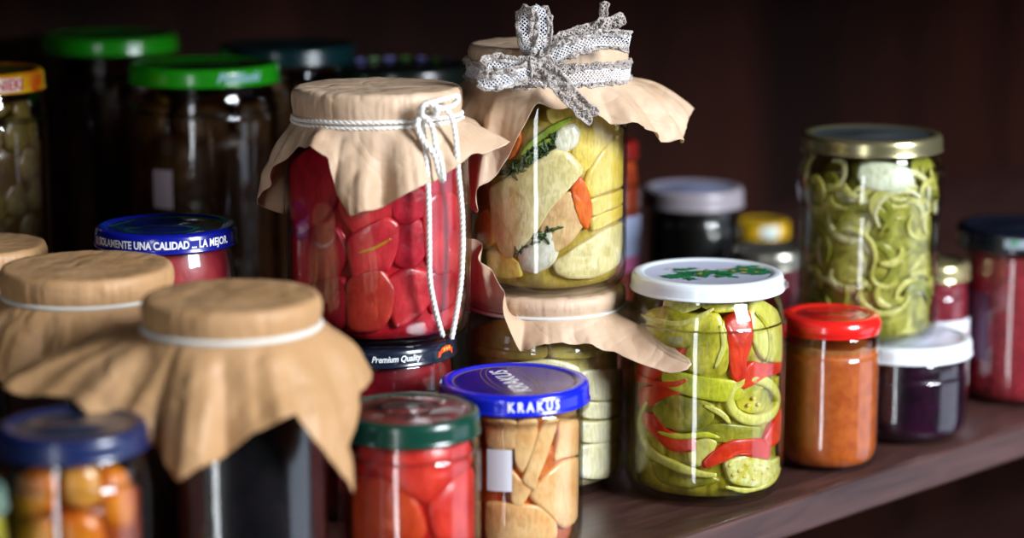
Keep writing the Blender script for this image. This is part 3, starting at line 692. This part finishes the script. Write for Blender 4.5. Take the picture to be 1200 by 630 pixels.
R1 = food('beet_red', '#960c20', '#c82038', 50, .35, .35); R2 = food('tomato_red', '#b01228', '#dc3a40', 40, .35, .35); R3 = food('orange_red', '#a82220', '#c84030', 40, .35, .35)
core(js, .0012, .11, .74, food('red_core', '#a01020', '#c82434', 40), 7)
fill(js, .113, liquid_mat('red', '#f0707a', 25))
gs = 'red chunks in the string-tied jar'
PS = [('red chunk with a yellow streak in the middle of the string-tied jar', [(176, 412), (214, 388), (262, 366), (292, 380), (286, 430), (268, 476), (222, 474), (188, 496)], R2, .0004),
 ('squarish red chunk left of the inner hanging string', [(286, 392), (330, 366), (362, 384), (356, 440), (330, 474), (286, 462)], R1, .0022),
 ('long red chunk between the two hanging strings', [(352, 338), (386, 310), (428, 318), (430, 420), (424, 470), (384, 486), (360, 440)], R2, .0003),
 ('red chunk beneath the pointed paper corner, right side', [(280, 300), (326, 286), (360, 316), (350, 356), (312, 378), (284, 360)], R1, .0012),
 ('dark red chunk at the upper left shoulder of the string-tied jar', [(30, 262), (86, 214), (150, 204), (176, 250), (150, 316), (124, 366), (60, 396), (34, 350)], R1, .0006),
 ('dark red chunk at the middle left of the string-tied jar', [(38, 404), (84, 376), (150, 384), (178, 440), (150, 486), (96, 520), (48, 500)], R1, .0018),
 ('orange-red chunk at the bottom of the string-tied jar, left of centre', [(174, 506), (206, 486), (252, 480), (282, 520), (272, 576), (246, 606), (176, 608)], R3, .0003),
 ('red chunk at the bottom of the string-tied jar, right of centre', [(266, 506), (316, 476), (368, 486), (376, 530), (344, 574), (286, 604)], R2, .0014),
 ('dark red chunk at the bottom left of the string-tied jar', [(56, 530), (112, 500), (168, 496), (184, 546), (166, 602), (90, 600)], R1, .001),
 ('small red chunk at the right shoulder under the paper', [(352, 262), (396, 236), (432, 250), (428, 306), (384, 322), (350, 306)], R1, .0018),
 ('red chunk at the bottom right edge of the string-tied jar', [(362, 494), (400, 476), (430, 484), (424, 548), (372, 572)], R1, .0018),
 ('red chunk under the front paper corner, left of centre', [(160, 280), (206, 318), (276, 300), (296, 346), (250, 372), (190, 400), (158, 350)], R2, .0016)]
for lb, pts, m_, d0 in PS: piece(js, 'red_chunk', lb, 'vegetable', pts, m_, d0, .014, gs, 'S', dome=.0006)
strip(js, 'pepper_sliver', 'thin yellow sliver on the middle red chunk of the string-tied jar', 'vegetable', [(200, 440), (240, 428), (276, 408)], food('yellow_sliver', '#b8701c', '#cc8a2c'), .0018, .0016, .0001, gs, 'S')
gp = paper_cover(js, .0455, .0165, [(-180, 36, 30, 80), (-128, 46, 50, 84), (-105, 58, 56, 84), (-88, 54, 58, 84), (-66, 30, 40, 78), (-48, 15, 34, 62), (-34, 16, 36, 64), (-24, 18, 42, 74), (-19, 34, 52, 86), (-10, 48, 46, 80), (4, 44, 54, 88), (22, 37, 46, 80), (40, 30, 40, 70), (58, 24, 34, 54), (74, 31, 18, 42), (90, 26, 20, 50), (120, 34, 20, 70)], 21, PAPER_L, js.H+.0025, 1.3, pleat=.8)
zs = js.zs
tie = rope('string', [Vector((.0458*math.sin(a), -.0458*math.cos(a), zs+.0008+.0012*math.cos(a-.6))) for a in [k*2*PI/24 for k in range(25)]], .0012, gp, CORD)
tie2 = rope('string', [Vector((.0462*math.sin(a), -.0462*math.cos(a), zs-.0012+.0005*math.sin(2*a))) for a in [k*2*PI/24 for k in range(25)]], .0011, gp, CORD)
def jp_(px, py, D): return at(px, py, D)-Vector((js.x, js.y, js.z))
rope('string_end', [jp_(500, 130, 1.128), jp_(496, 150, 1.124), jp_(499, 180, 1.120), jp_(502, 230, 1.118), jp_(503, 290, 1.118), jp_(504, 330, 1.119), jp_(512, 370, 1.122), jp_(519, 394, 1.126)], .00145, gp, CORD)
rope('string_end', [jp_(505, 126, 1.128), jp_(522, 128, 1.130), jp_(532, 148, 1.132), jp_(537, 200, 1.132), jp_(542, 260, 1.133), jp_(541, 320, 1.133), jp_(535, 365, 1.132), jp_(529, 397, 1.131)], .00145, gp, CORD)
rope('string_end', [jp_(497, 128, 1.125), jp_(489, 145, 1.121), jp_(496, 165, 1.119), jp_(508, 180, 1.118), jp_(514, 200, 1.118), jp_(519, 213, 1.118)], .0016, gp, CORD)
rope('string_end', [jp_(494, 134, 1.124), jp_(506, 148, 1.120), jp_(510, 170, 1.119), jp_(517, 190, 1.118), jp_(520, 212, 1.117)], .0014, gp, CORD)
rope('string_knot', [jp_(490, 130, 1.125), jp_(500, 121, 1.120), jp_(512, 126, 1.120), jp_(508, 138, 1.122), jp_(495, 136, 1.122), jp_(496, 124, 1.118), jp_(514, 118, 1.124), jp_(536, 113, 1.134), jp_(530, 124, 1.134), jp_(508, 130, 1.122)], .0015, gp, CORD)

# ---- 5. KRAKUS jar
jk = make_jar('glass_jar', 'jar of peach-coloured strips with a bright blue lid and white price sticker', .001, 1.105, 0, .0364, .0364, .0885, .004,
    prof=smooth_prof([(0, .0045), (.020, .004), (.028, .001), (.031, 0), (.0345, .0016), (.0362, .007), (.0364, .014), (.0364, .04), (.0364, .068), (.0366, .0725), (.0385, .0748), (.0398, .0768), (.0390, .0788), (.037, .0798), (.037, .0885)]))
jk.R = .0364
blue = flat_mat('bright_blue_enamel', '#1020c4', .22, 0, .4); bluet = stuff_mat('deep_blue_enamel_top', '#15157a', '#2a1a80', 60, .22, 0, .02, 300, .3)
L = lid(jk, .0396, blue, bluet, h=.0105, button=False, ring=flat_mat('gold_print', '#7d6a3c', .35, .4))
rim_text(L, 'K R A K U S', .0070, .0396, jk.lz-.0004, .27, WHITE_INK, 0, .00025, .78)
V, F = text_verts('KRAKUS', .0135, 0, .0003, .95)
ang = R_(107); zt = jk.zt-.00122
def turn(v, c): return Vector((c[0]+v.x*math.cos(ang)-v.y*math.sin(ang), c[1]+v.x*math.sin(ang)+v.y*math.cos(ang), zt))
o = obj('lettering', [turn(v, (-.0015, .0005)) for v in V], F, WHITE_INK, L, False)
def arcline(c, rx, ry, a0, a1, wd, mt, nm):
    V, F = [], []
    for i in range(41):
        a = a0+(a1-a0)*i/40
        for s in (-.5, .5): V.append(turn(Vector(((rx+s*wd)*math.cos(a), (ry+s*wd)*math.sin(a), 0)), c))
        if i: F.append((2*i-2, 2*i, 2*i+1, 2*i-1))
    return obj(nm, V, F, mt, L, False)
gp_ = flat_mat('gold_ink', '#8f7a48', .4, .2)
arcline((-.0015, .0005), .031, .0105, 0, 2*PI, .0005, gp_, 'oval_print')
arcline((-.0015, .0005), .034, .0135, .35, PI-.35, .0005, gp_, 'oval_print')
arcline((-.0015, .0005), .034, .0135, PI+.35, 2*PI-.35, .0005, gp_, 'oval_print')
V, F = text_verts('KRAKUS', .003, 0, 0, 1.6)
PE = food('peach', '#f0b070', '#f8cc94', 45, .35, .4); PE2 = food('peach_deep', '#c86428', '#dc8040', 45, .35, .4)
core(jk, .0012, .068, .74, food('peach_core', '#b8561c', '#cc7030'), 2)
fill(jk, .074, liquid_mat('syrup', '#f0ab5c', 30))
gk = 'peach strips in the blue-lidded jar'
PKK = [('upright peach strip left of centre behind the price sticker', [(474, 350), (522, 344), (528, 385), (510, 430), (490, 470), (472, 440)], PE, .001),
 ('long slanting peach strip in the middle of the blue-lidded jar', [(545, 346), (582, 346), (560, 410), (530, 482), (524, 512), (490, 492), (512, 440)], PE, .0003),
 ('broad peach strip at the upper right of the blue-lidded jar', [(590, 346), (642, 342), (642, 420), (600, 430), (578, 440), (592, 390)], PE, .0006),
 ('peach slice above the price sticker at the left', [(392, 330), (440, 340), (470, 350), (468, 412), (396, 412)], PE, .001),
 ('small peach wedge between the sticker and the long slanting strip', [(460, 470), (486, 496), (512, 512), (486, 552), (462, 546)], PE, .0012),
 ('large peach piece at the lower right of the blue-lidded jar', [(512, 530), (560, 478), (600, 450), (642, 434), (642, 570), (600, 606), (550, 560)], PE, .0006),
 ('wide peach slab along the bottom left of the blue-lidded jar', [(388, 548), (460, 556), (530, 560), (580, 600), (574, 640), (390, 650)], PE, .0008),
 ('deep orange wedge right of the long slanting strip', [(566, 420), (590, 440), (576, 470), (540, 496), (546, 450)], PE2, .003),
 ('deep orange wedge above the long slanting strip', [(510, 340), (546, 342), (530, 384)], PE2, .003)]
for lb, pts, m_, d0 in PKK: piece(jk, 'peach_strip', lb, 'fruit', pts, m_, d0, .009, gk, 'K', round_=2)
a, z0 = hit(jk, 571, 574); a2, z1 = hit(jk, 600, 527)
o = wall_patch(jk.root, 'price_sticker', .0364, z0, z1, a, a2, flat_mat('white_paper_sticker', '#d8dae0', .6)); o['label'] = 'blank white price sticker'

# ---- 6. green-lidded jar of red pieces, nearer the viewer
jg = make_jar('glass_jar', 'jar of red fruit wedges with a dark green lid, left of the blue-lidded jar', -.051, 1.035, 0, .0355, .0338, .091, .008)
dgreen = flat_mat('dark_green_enamel', '#0b3a2c', .25, 0, .4)
L = lid(jg, .0352, dgreen, flat_mat('dark_green_enamel_top', '#16241f', .16, 0, .6), h=.0115)
V, F = text_verts('Premium Quality', .0036, 0, 0, 1); obj('lettering', [Vector((v.x*math.cos(0)-.012, v.y+.0235-40*(v.x+.001)**2*.6, jg.zt+.0001)) for v in V], F, flat_mat('grey_print', '#7e9088', .4), L, False)
RR = food('red_wedge', '#cc1c18', '#e84634', 35, .35, .4); RO = food('red_orange_wedge', '#c63418', '#dc5426', 35, .35, .4)
core(jg, .0012, .078, .76, food('red_wedge_core', '#a81414', '#cc2a20'), 4)
fill(jg, .0815, liquid_mat('redsyrup', '#f0685c', 30))
gg = 'red wedges in the dark-green-lidded jar'
for lb, pts, m_ in [('upper red wedge below the dark green lid', [(60, 410), (200, 396), (384, 390), (384, 440), (310, 500), (262, 548), (200, 534), (100, 474)], RR),
   ('rounded orange-red wedge at the lower left of the dark-green-lidded jar', [(20, 496), (100, 486), (186, 486), (236, 560), (256, 640), (20, 650)], RO),
   ('red wedge at the lower right of the dark-green-lidded jar', [(262, 560), (320, 500), (386, 448), (386, 650), (290, 650)], RR)]:
    piece(jg, 'red_wedge', lb, 'fruit', pts, m_, .0008, .012, gg, 'K', dome=.003)
pack(jg, 'red_wedge', 'red wedge low in the dark-green-lidded jar, below the upper ones', 'fruit', RR, .007, .026, .022, .02, gg, 3)

# ---- 7. front jar with brown paper and rubber band
jf = make_jar('glass_jar', 'jar of near-black contents under the nearest brown paper cover', -.131, .99, 0, .0435, .0395, .158, .018)
blk = stuff_mat('black_berry', '#05060a', '#120a10', 80, .3, 0, .4, 150)
fill(jf, .148, blk, 'preserve')
gp = paper_cover(jf, .0412, .0150, [(-180, 40, 20, 70), (-120, 45, 20, 60), (-96, 56, 10, 30), (-78, 70, 6, 22), (-62, 46, 22, 44), (-45, 44, 32, 60), (-28, 48, 48, 80), (-12, 65, 36, 72), (3, 50, 50, 86), (15, 42, 36, 72), (32, 36, 32, 64), (44, 58, 40, 84), (56, 78, 44, 90), (70, 54, 42, 84), (84, 36, 34, 76), (120, 40, 20, 70)], 33, PAPER, .1585, pleat=.45)
tie_ring(jf, gp, .0412, jf.zs+.0008, .0015, BAND, 'rubber_band')

# ---- 8. jar with blue lid at the bottom left corner
jb = make_jar('glass_jar', 'jar of orange fruit balls with a scuffed blue lid, nearest at the left', -.193, .92, 0, .0335, .031, .1145, .012)
bl2 = flat_mat('dull_blue_enamel', '#0e1c48', .35, 0, .3); L = lid(jb, .0328, bl2, flat_mat('dull_blue_enamel_top', '#2b3448', .25, .2, .3), h=.011)
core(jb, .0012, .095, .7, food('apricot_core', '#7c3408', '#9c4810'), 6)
OR = [food('apricot', '#c8640c', '#e08a24', 50, .3, .4), food('apricot_pale', '#cc8430', '#dfa048', 50, .3, .4)]
fill(jb, .100, liquid_mat('orange', '#e88a34', 45))
for lb, pts, q in [('pale orange fruit piece high in the middle of the nearest blue-lidded jar', [(70, 560), (100, 545), (122, 555), (128, 585), (100, 600), (74, 590)], 1), ('orange fruit piece high on the left of the nearest blue-lidded jar', [(8, 560), (44, 550), (60, 572), (56, 600), (20, 610), (4, 590)], 0),
    ('orange fruit piece by the right glass edge of the nearest blue-lidded jar', [(132, 556), (160, 552), (170, 590), (160, 625), (134, 618), (126, 590)], 0), ('orange fruit piece below the pale one in the nearest blue-lidded jar', [(66, 612), (96, 606), (124, 614), (130, 650), (100, 664), (70, 654)], 0),
    ('orange fruit piece at the frame edge below the left one', [(10, 622), (50, 610), (60, 640), (40, 670), (10, 664)], 1)]:
    piece(jb, 'fruit_ball', lb, 'fruit', pts, OR[q], .0008, .014, 'orange fruit in the nearest blue-lidded jar', dome=.006)
pack(jb, 'fruit_ball', 'orange fruit piece low down in the nearest blue-lidded jar', 'fruit', OR, .006, .058, .021, .021, 'orange fruit in the nearest blue-lidded jar', 8, .012, d0=.001)

# ---- 9. further left: two paper-covered jars, the Spanish-lettered lid
for (x, y, R, H, lb, sd, cf) in ((-.217, 1.085, .0432, .153, 'paper-covered jar with a white band behind the nearest paper-covered jar', 44, .0150), (-.300, 1.2, .037, .143, 'paper-covered jar half outside the frame at the left edge', 55, .014)):
    j = make_jar('glass_jar', lb, x, y, 0, R+.001, R-.002, H, .018)
    fill(j, H-.012, stuff_mat('dark_plum', '#0c0608', '#1c0c0e', 80, .3, 0, .4, 150), 'preserve')
    gp = paper_cover(j, R, cf, [(-180, 36, 30, 70), (-120, 44, 36, 74), (-75, 60, 36, 74), (-40, 38, 42, 76), (0, 42, 40, 74), (30, 52, 34, 62), (60, 44, 30, 60), (100, 40, 30, 70)], sd, PAPER, H+.0015)
    tie_ring(j, gp, R-.0004, j.zs+.0008, .0011, BAND, 'string')
jn = make_jar('glass_jar', 'jar of pink-red preserve with a blue lid lettered in Spanish', -.191, 1.18, 0, .0385, .0345, .158, .02)
nblue = flat_mat('navy_blue_enamel', '#0c1684', .22, 0, .4); L = lid(jn, .0392, nblue, flat_mat('navy_top', '#141c58', .18, .2, .5), h=.0105)
rim_text(L, 'SOLAMENTE UNA CALIDAD ... LA MEJOR.', .0058, .0392, jn.lz-.0005, .08, WHITE_INK, 0, .00018, .78)
fill(jn, .148, stuff_mat('pink_preserve', '#8c1c28', '#b03a40', 60, .35, .2, .4, 150), 'preserve')

# ---- 10. back left jars
green = flat_mat('leaf_green_enamel', '#1f9a14', .25, 0, .4); dk = flat_mat('dark_top_enamel', '#1a211d', .18, 0, .4)
BF = [food('dark_fruit', '#3a220a', '#5a3a14', 40), food('dark_fruit_two', '#4a3414', '#6e4e22', 40)]
j = make_jar('glass_jar', 'tall jar of brown pickles with a green script-lettered lid', -.202, 1.42, 0, .0485, .044, .2235, .022); j2 = j
L = lid(j, .0488, green, dk, h=.012); rim_text(L, 'Pudliszki', .0082, .0488, j.lz, .62, flat_mat('pale_blue_print', '#a8d4e4', .4), .35, .0002, 1.1)
core(j, .0012, .205, .7, food('brown_core', '#3c2008', '#54300e'), 8); fill(j, .208, liquid_mat('brown', '#b8803c', 60))
pack(j, 'pickle_slice', 'brown pickle slice in the tall jar with the script-lettered green lid', 'pickle', BF, .07, .20, .05, .034, 'pickle slices in the script-lettered jar', 5)
a, z0 = hit(j, 181, 243, .0485); a2, z1 = hit(j, 202, 200, .0485)
o = wall_patch(j.root, 'paper_label', .0486, z0, z1, a, a2, flat_mat('grey_label', '#b8a8b0', .6)); o['label'] = 'small faded label strip'
j = make_jar('glass_jar', 'tall jar with a plain green lid in the far left corner', -.287, 1.55, 0, .0485, .044, .2315, .022)
lid(j, .0478, green, dk, h=.012); core(j, .0012, .21, .7, MATS['food_brown_core'], 18); fill(j, .214, liquid_mat('brown', '#b8803c', 60))
pack(j, 'pickle_slice', 'brown pickle slice in the tall jar with the plain green lid', 'pickle', BF, .10, .206, .055, .036, 'pickle slices in the plain green-lidded jar', 6)
j = make_jar('glass_jar', 'tall dark jar with a deep teal lid behind the string-tied jar', -.159, 1.53, 0, .048, .044, .2265, .022)
lid(j, .0485, flat_mat('teal_enamel', '#062a2e', .25, 0, .4), h=.0125); core(j, .0012, .205, .7, MATS['food_brown_core'], 28); fill(j, .208, liquid_mat('brown', '#b8803c', 60))
pack(j, 'pickle_slice', 'brown pickle slice in the tall jar with the deep teal lid', 'pickle', BF, .11, .204, .055, .036, 'pickle slices in the teal-lidded jar', 7)
j = make_jar('glass_jar', 'tall dark jar with a dark patterned lid between the string-tied and lace-tied jars', -.075, 1.48, 0, .0445, .041, .2165, .022)
L = lid(j, .0458, flat_mat('blackish_enamel', '#0e1512', .25, 0, .4), h=.012); fill(j, .205, stuff_mat('dark_green_preserve', '#0a0c06', '#181a0c', 60, .4, 0, .3, 100), 'preserve')
for q in range(7):
    a0_ = PI-.9+q*.27; wall_patch(L, 'colour_print', .0428, j.zt-.00005, j.zt+.0008, a0_, a0_+.16, [flat_mat('violet_print', '#8c8cd8', .4), flat_mat('green_spot_print', '#4c8a3c', .4)][q % 2], off=0)
j = make_jar('glass_jar', 'jar of pale mushrooms with an orange and yellow lid cut by the left frame edge', -.336, 1.335, 0, .0475, .044, .228, .022); jo = j
oy = stuff_mat('orange_yellow_enamel', '#b84a0c', '#c8a414', 55, .3, 0, 0); L = lid(j, .0465, oy, flat_mat('olive_top', '#4a4a1c', .3), h=.0125)
wall_patch(L, 'white_print', .0465, j.lz-.0046, j.lz+.0034, .0, .98, flat_mat('cream_print', '#d8ccc0', .4)); rim_text(L, 'MNIEKI', .009, .0468, j.lz-.0008, .74, flat_mat('red_print', '#b41820', .4), 0, .0002, .9)
core(j, .0012, .21, .66, food('mushroom_core', '#4a3410', '#64481c'), 38); fill(j, .214, liquid_mat('mush', '#c8a050', 35))
pack(j, 'mushroom', 'pale round mushroom in the jar with the orange and yellow lid', 'mushroom', [food('mushroom', '#6a5638', '#8c7850'), food('mushroom_olive', '#5c4c20', '#7c6830')], .10, .21, .022, .02, 'mushrooms in the orange-lidded jar', 12, .014, 0, 1.55, .001)
j = make_jar('glass_jar', 'jar edge with a pale green lid showing at the bottom left corner', -.242, .875, 0, .030, .028, .098, .01)
lid(j, .0292, flat_mat('pale_green_enamel', '#5c7468', .3)); fill(j, .09, stuff_mat('olive_yellow', '#8c8c1c', '#a8a434', 60, .4, .2, .3, 100), 'preserve')

# ---- 11. red-lidded sauce
jr = make_jar('glass_jar', 'squat jar of orange-brown sauce with a glossy red lid', .1895, 1.262, 0, .0308, .0288, .0905, .012)
redl = flat_mat('glossy_red_enamel', '#d8201a', .2, 0, .6)
lid(jr, .0292, redl, flat_mat('glossy_red_top', '#b01818', .15, 0, .6), h=.011, bulge=.0012, edge=.0062)
fill(jr, .0725, stuff_mat('tomato_sauce', '#a84a14', '#c26020', 160, .4, .2, .35, 500), 'sauce', wob=.002)
smear = stuff_mat('sauce_smear', '#8c4a1c', '#a8662c', 160, .4, 0, .35, 500)
V, F = [], []
for i in range(73):
    a = 2*PI*i/72
    for k, zz in enumerate((.0715, .0745+.0022*noise.noise(Vector((math.cos(a)*3, math.sin(a)*3, 1))))):
        r = rin(jr, zz)-.0002; V.append(Vector((r*math.sin(a), -r*math.cos(a), zz)))
    if i: F.append((2*i-2, 2*i, 2*i+1, 2*i-1))
obj('sauce_smear', V, F, smear, jr.root)

# ---- 12. purple jam below, tall jar of cucumber shreds on it
jj = make_jar('glass_jar', 'squat jar of dark purple jam with a white lid under the tall pickle jar', .246, 1.33, 0, .0415, .0395, .0615, .010)
lid(jj, .0428, white, flat_mat('white_enamel_top_two', '#d4daf0', .25, 0, .3), h=.0105)
fill(jj, .0545, stuff_mat('purple_jam', '#150612', '#2e0c26', 70, .25, .1, .7, 130), 'jam')
ZT = jj.zt+.0004
jt = make_jar('glass_jar', 'tall waisted jar of green cucumber shreds with a pale gold lid', .222, 1.328, ZT, .0455, .0395, .1265, .016,
   prof=smooth_prof([(0, .0045), (.024, .004), (.034, .0012), (.0365, 0), (.0400, .0014), (.0428, .006), (.0438, .014), (.0432, .03), (.0428, .06), (.0430, .078), (.0442, .086), (.0453, .094), (.0452, .101), (.0436, .108), (.0410, .1135), (.0398, .117), (.0396, .121), (.0396, .1265)]))
lid(jt, .0432, flat_mat('pale_gold_lacquer', '#a8a078', .24, .85), flat_mat('dark_grey_lid_top', '#6a7478', .25, .7), h=.0105)
core(jt, .0012, .112, .7, food('shred_core', '#6e6c24', '#b8b456', 110), 14)
fill(jt, .117, liquid_mat('cucumber', '#e8da50', 24))
SH = [food('shred', '#b4ae48', '#d6d080'), food('shred_pale', '#ccc88c', '#e6e2bc'), food('shred_dark', '#7e8026', '#9c9c3c')]
rnd = random.Random(31); gt = 'cucumber shreds in the tall jar'
for k in range(110):
    a = rnd.uniform(-1.4, 1.4); z = rnd.uniform(.012, .108); rr = rnd.uniform(.008, .02); ph = rnd.uniform(0, 6.28); span = rnd.uniform(1.6, 3.4); el = rnd.uniform(.5, .9)
    pts = [(a+rr*math.cos(ph+span*q/5)/jt.R, min(max(z+rr*el*math.sin(ph+span*q/5), .008), .113)) for q in range(6)]
    strip(jt, 'cucumber_shred', 'curled green cucumber shred in the tall gold-lidded jar', 'cucumber', pts, SH[(0, 0, 1, 2)[k % 4]], rnd.uniform(.003, .0065), .0025, rnd.uniform(.0003, .0055), gt, raw=True)
piece(jt, 'cucumber_slice', 'broad whitish slice at the top right of the tall gold-lidded jar', 'cucumber', [(195, 150), (240, 142), (330, 150), (350, 190), (300, 212), (225, 205), (192, 180)], food('white_slice', '#c8ccb0', '#e2e4cc'), .0002, .006, gt, 'T')

# ---- 13. right-hand and rear jars
j = make_jar('glass_jar', 'jar of mashed dark red preserve with a dark lid at the right frame edge', .337, 1.42, 0, .0345, .0345, .1165, .006); jr2 = j
L = lid(j, .0402, flat_mat('dark_navy_lid', '#10141f', .25, .1, .4), flat_mat('dark_navy_top', '#1a2130', .2, .2), h=.014, bulge=.0005)
o = wall_patch(L, 'lid_print', .0407, j.lz-.003, j.lz+.003, -.45, -.1, flat_mat('grey_lid_print', '#8c98a0', .5)); o2 = wall_patch(o, 'lid_print_stripe', .0408, j.lz-.0006, j.lz+.0028, -.34, -.24, flat_mat('green_lid_print', '#3c8c64', .5))
fill(j, .105, stuff_mat('red_mash', '#7c1420', '#a82c38', 220, .4, .2, .8, 260), 'preserve')
o = wall_patch(j.root, 'side_label', .0345, .03, .075, -1.35, -.75, stuff_mat('violet_label', '#5a3a58', '#6c4a66', 60, .5, 0, 0)); o['label'] = 'muted violet side label'
j = make_jar('glass_jar', 'small red jam jar with gold lid and white label behind the tall pickle jar', .2775, 1.402, 0, .0245, .0228, .0955, .01)
lid(j, .0242, flat_mat('pale_gold_small', '#c8bc88', .24, .8), h=.0115); fill(j, .087, stuff_mat('small_jam', '#6a1220', '#8c2030', 80, .35, .1, .5, 150), 'jam')
o = wall_patch(j.root, 'paper_label', .0246, .018, .060, -.3, 1.4, flat_mat('white_label', '#dfe2ec', .6)); wall_patch(o, 'pink_print', .0248, .036, .052, .5, 1.1, flat_mat('pink_ink', '#e08aa4', .6))
j = make_jar('glass_jar', 'small jar of dark red jam with a silver lid behind the red-lidded sauce jar', .181, 1.5, 0, .0262, .0245, .086, .01)
lid(j, .0255, silver, h=.0125, bulge=.0004); fill(j, .078, stuff_mat('dark_jam', '#4a0c18', '#6c1626', 80, .35, .1, .5, 150), 'jam')
j = make_jar('glass_jar', 'small jar with a yellow lid at the very back, behind the silver-lidded one', .194, 1.66, 0, .0225, .021, .078, .01)
L = lid(j, .0212, flat_mat('yellow_enamel', '#c89c14', .3, 0, .3), flat_mat('yellow_top', '#6c5c24', .3), h=.0125); wall_patch(L, 'white_print', .0213, j.lz-.003, j.lz+.004, -.15, .6, flat_mat('white_lid_print', '#c8d0c8', .5))
wall_patch(L, 'blue_print', .0215, j.lz-.004, j.lz-.001, -.05, .4, flat_mat('blue_lid_print', '#7cb4c4', .5)); fill(j, .07, stuff_mat('brown_jam', '#1c0e08', '#2c180e', 80, .35, 0, .5, 150), 'jam')
j = make_jar('glass_jar', 'jar of black contents with a grey-white lid standing at the back', .131, 1.55, 0, .0345, .033, .1215, .012)
lid(j, .0362, flat_mat('greyish_white_enamel', '#8f868c', .35), flat_mat('greyish_blue_top', '#8c94b4', .28, .2), h=.0135); fill(j, .112, stuff_mat('black_jam', '#050506', '#0c0a0c', 80, .3, 0, .4, 150), 'preserve')
j = make_jar('glass_jar', 'tall jar of red-orange sauce with a labelled side, mostly hidden behind the lace-tied jar', .0605, 1.44, 0, .0262, .023, .170, .02)
lid(j, .024, flat_mat('dark_red_lid', '#6a1410', .3), h=.0115); fill(j, .158, stuff_mat('red_orange_sauce', '#8c2c10', '#b0441c', 90, .4, .2, .3, 200), 'sauce')
o = wall_patch(j.root, 'paper_label', .0263, .085, .122, -.4, 1.5, flat_mat('pale_blue_label', '#b8c4e8', .6)); wall_patch(o, 'pink_print', .0265, .085, .095, -.3, 1.45, flat_mat('pink_label_ink', '#d870a0', .6))
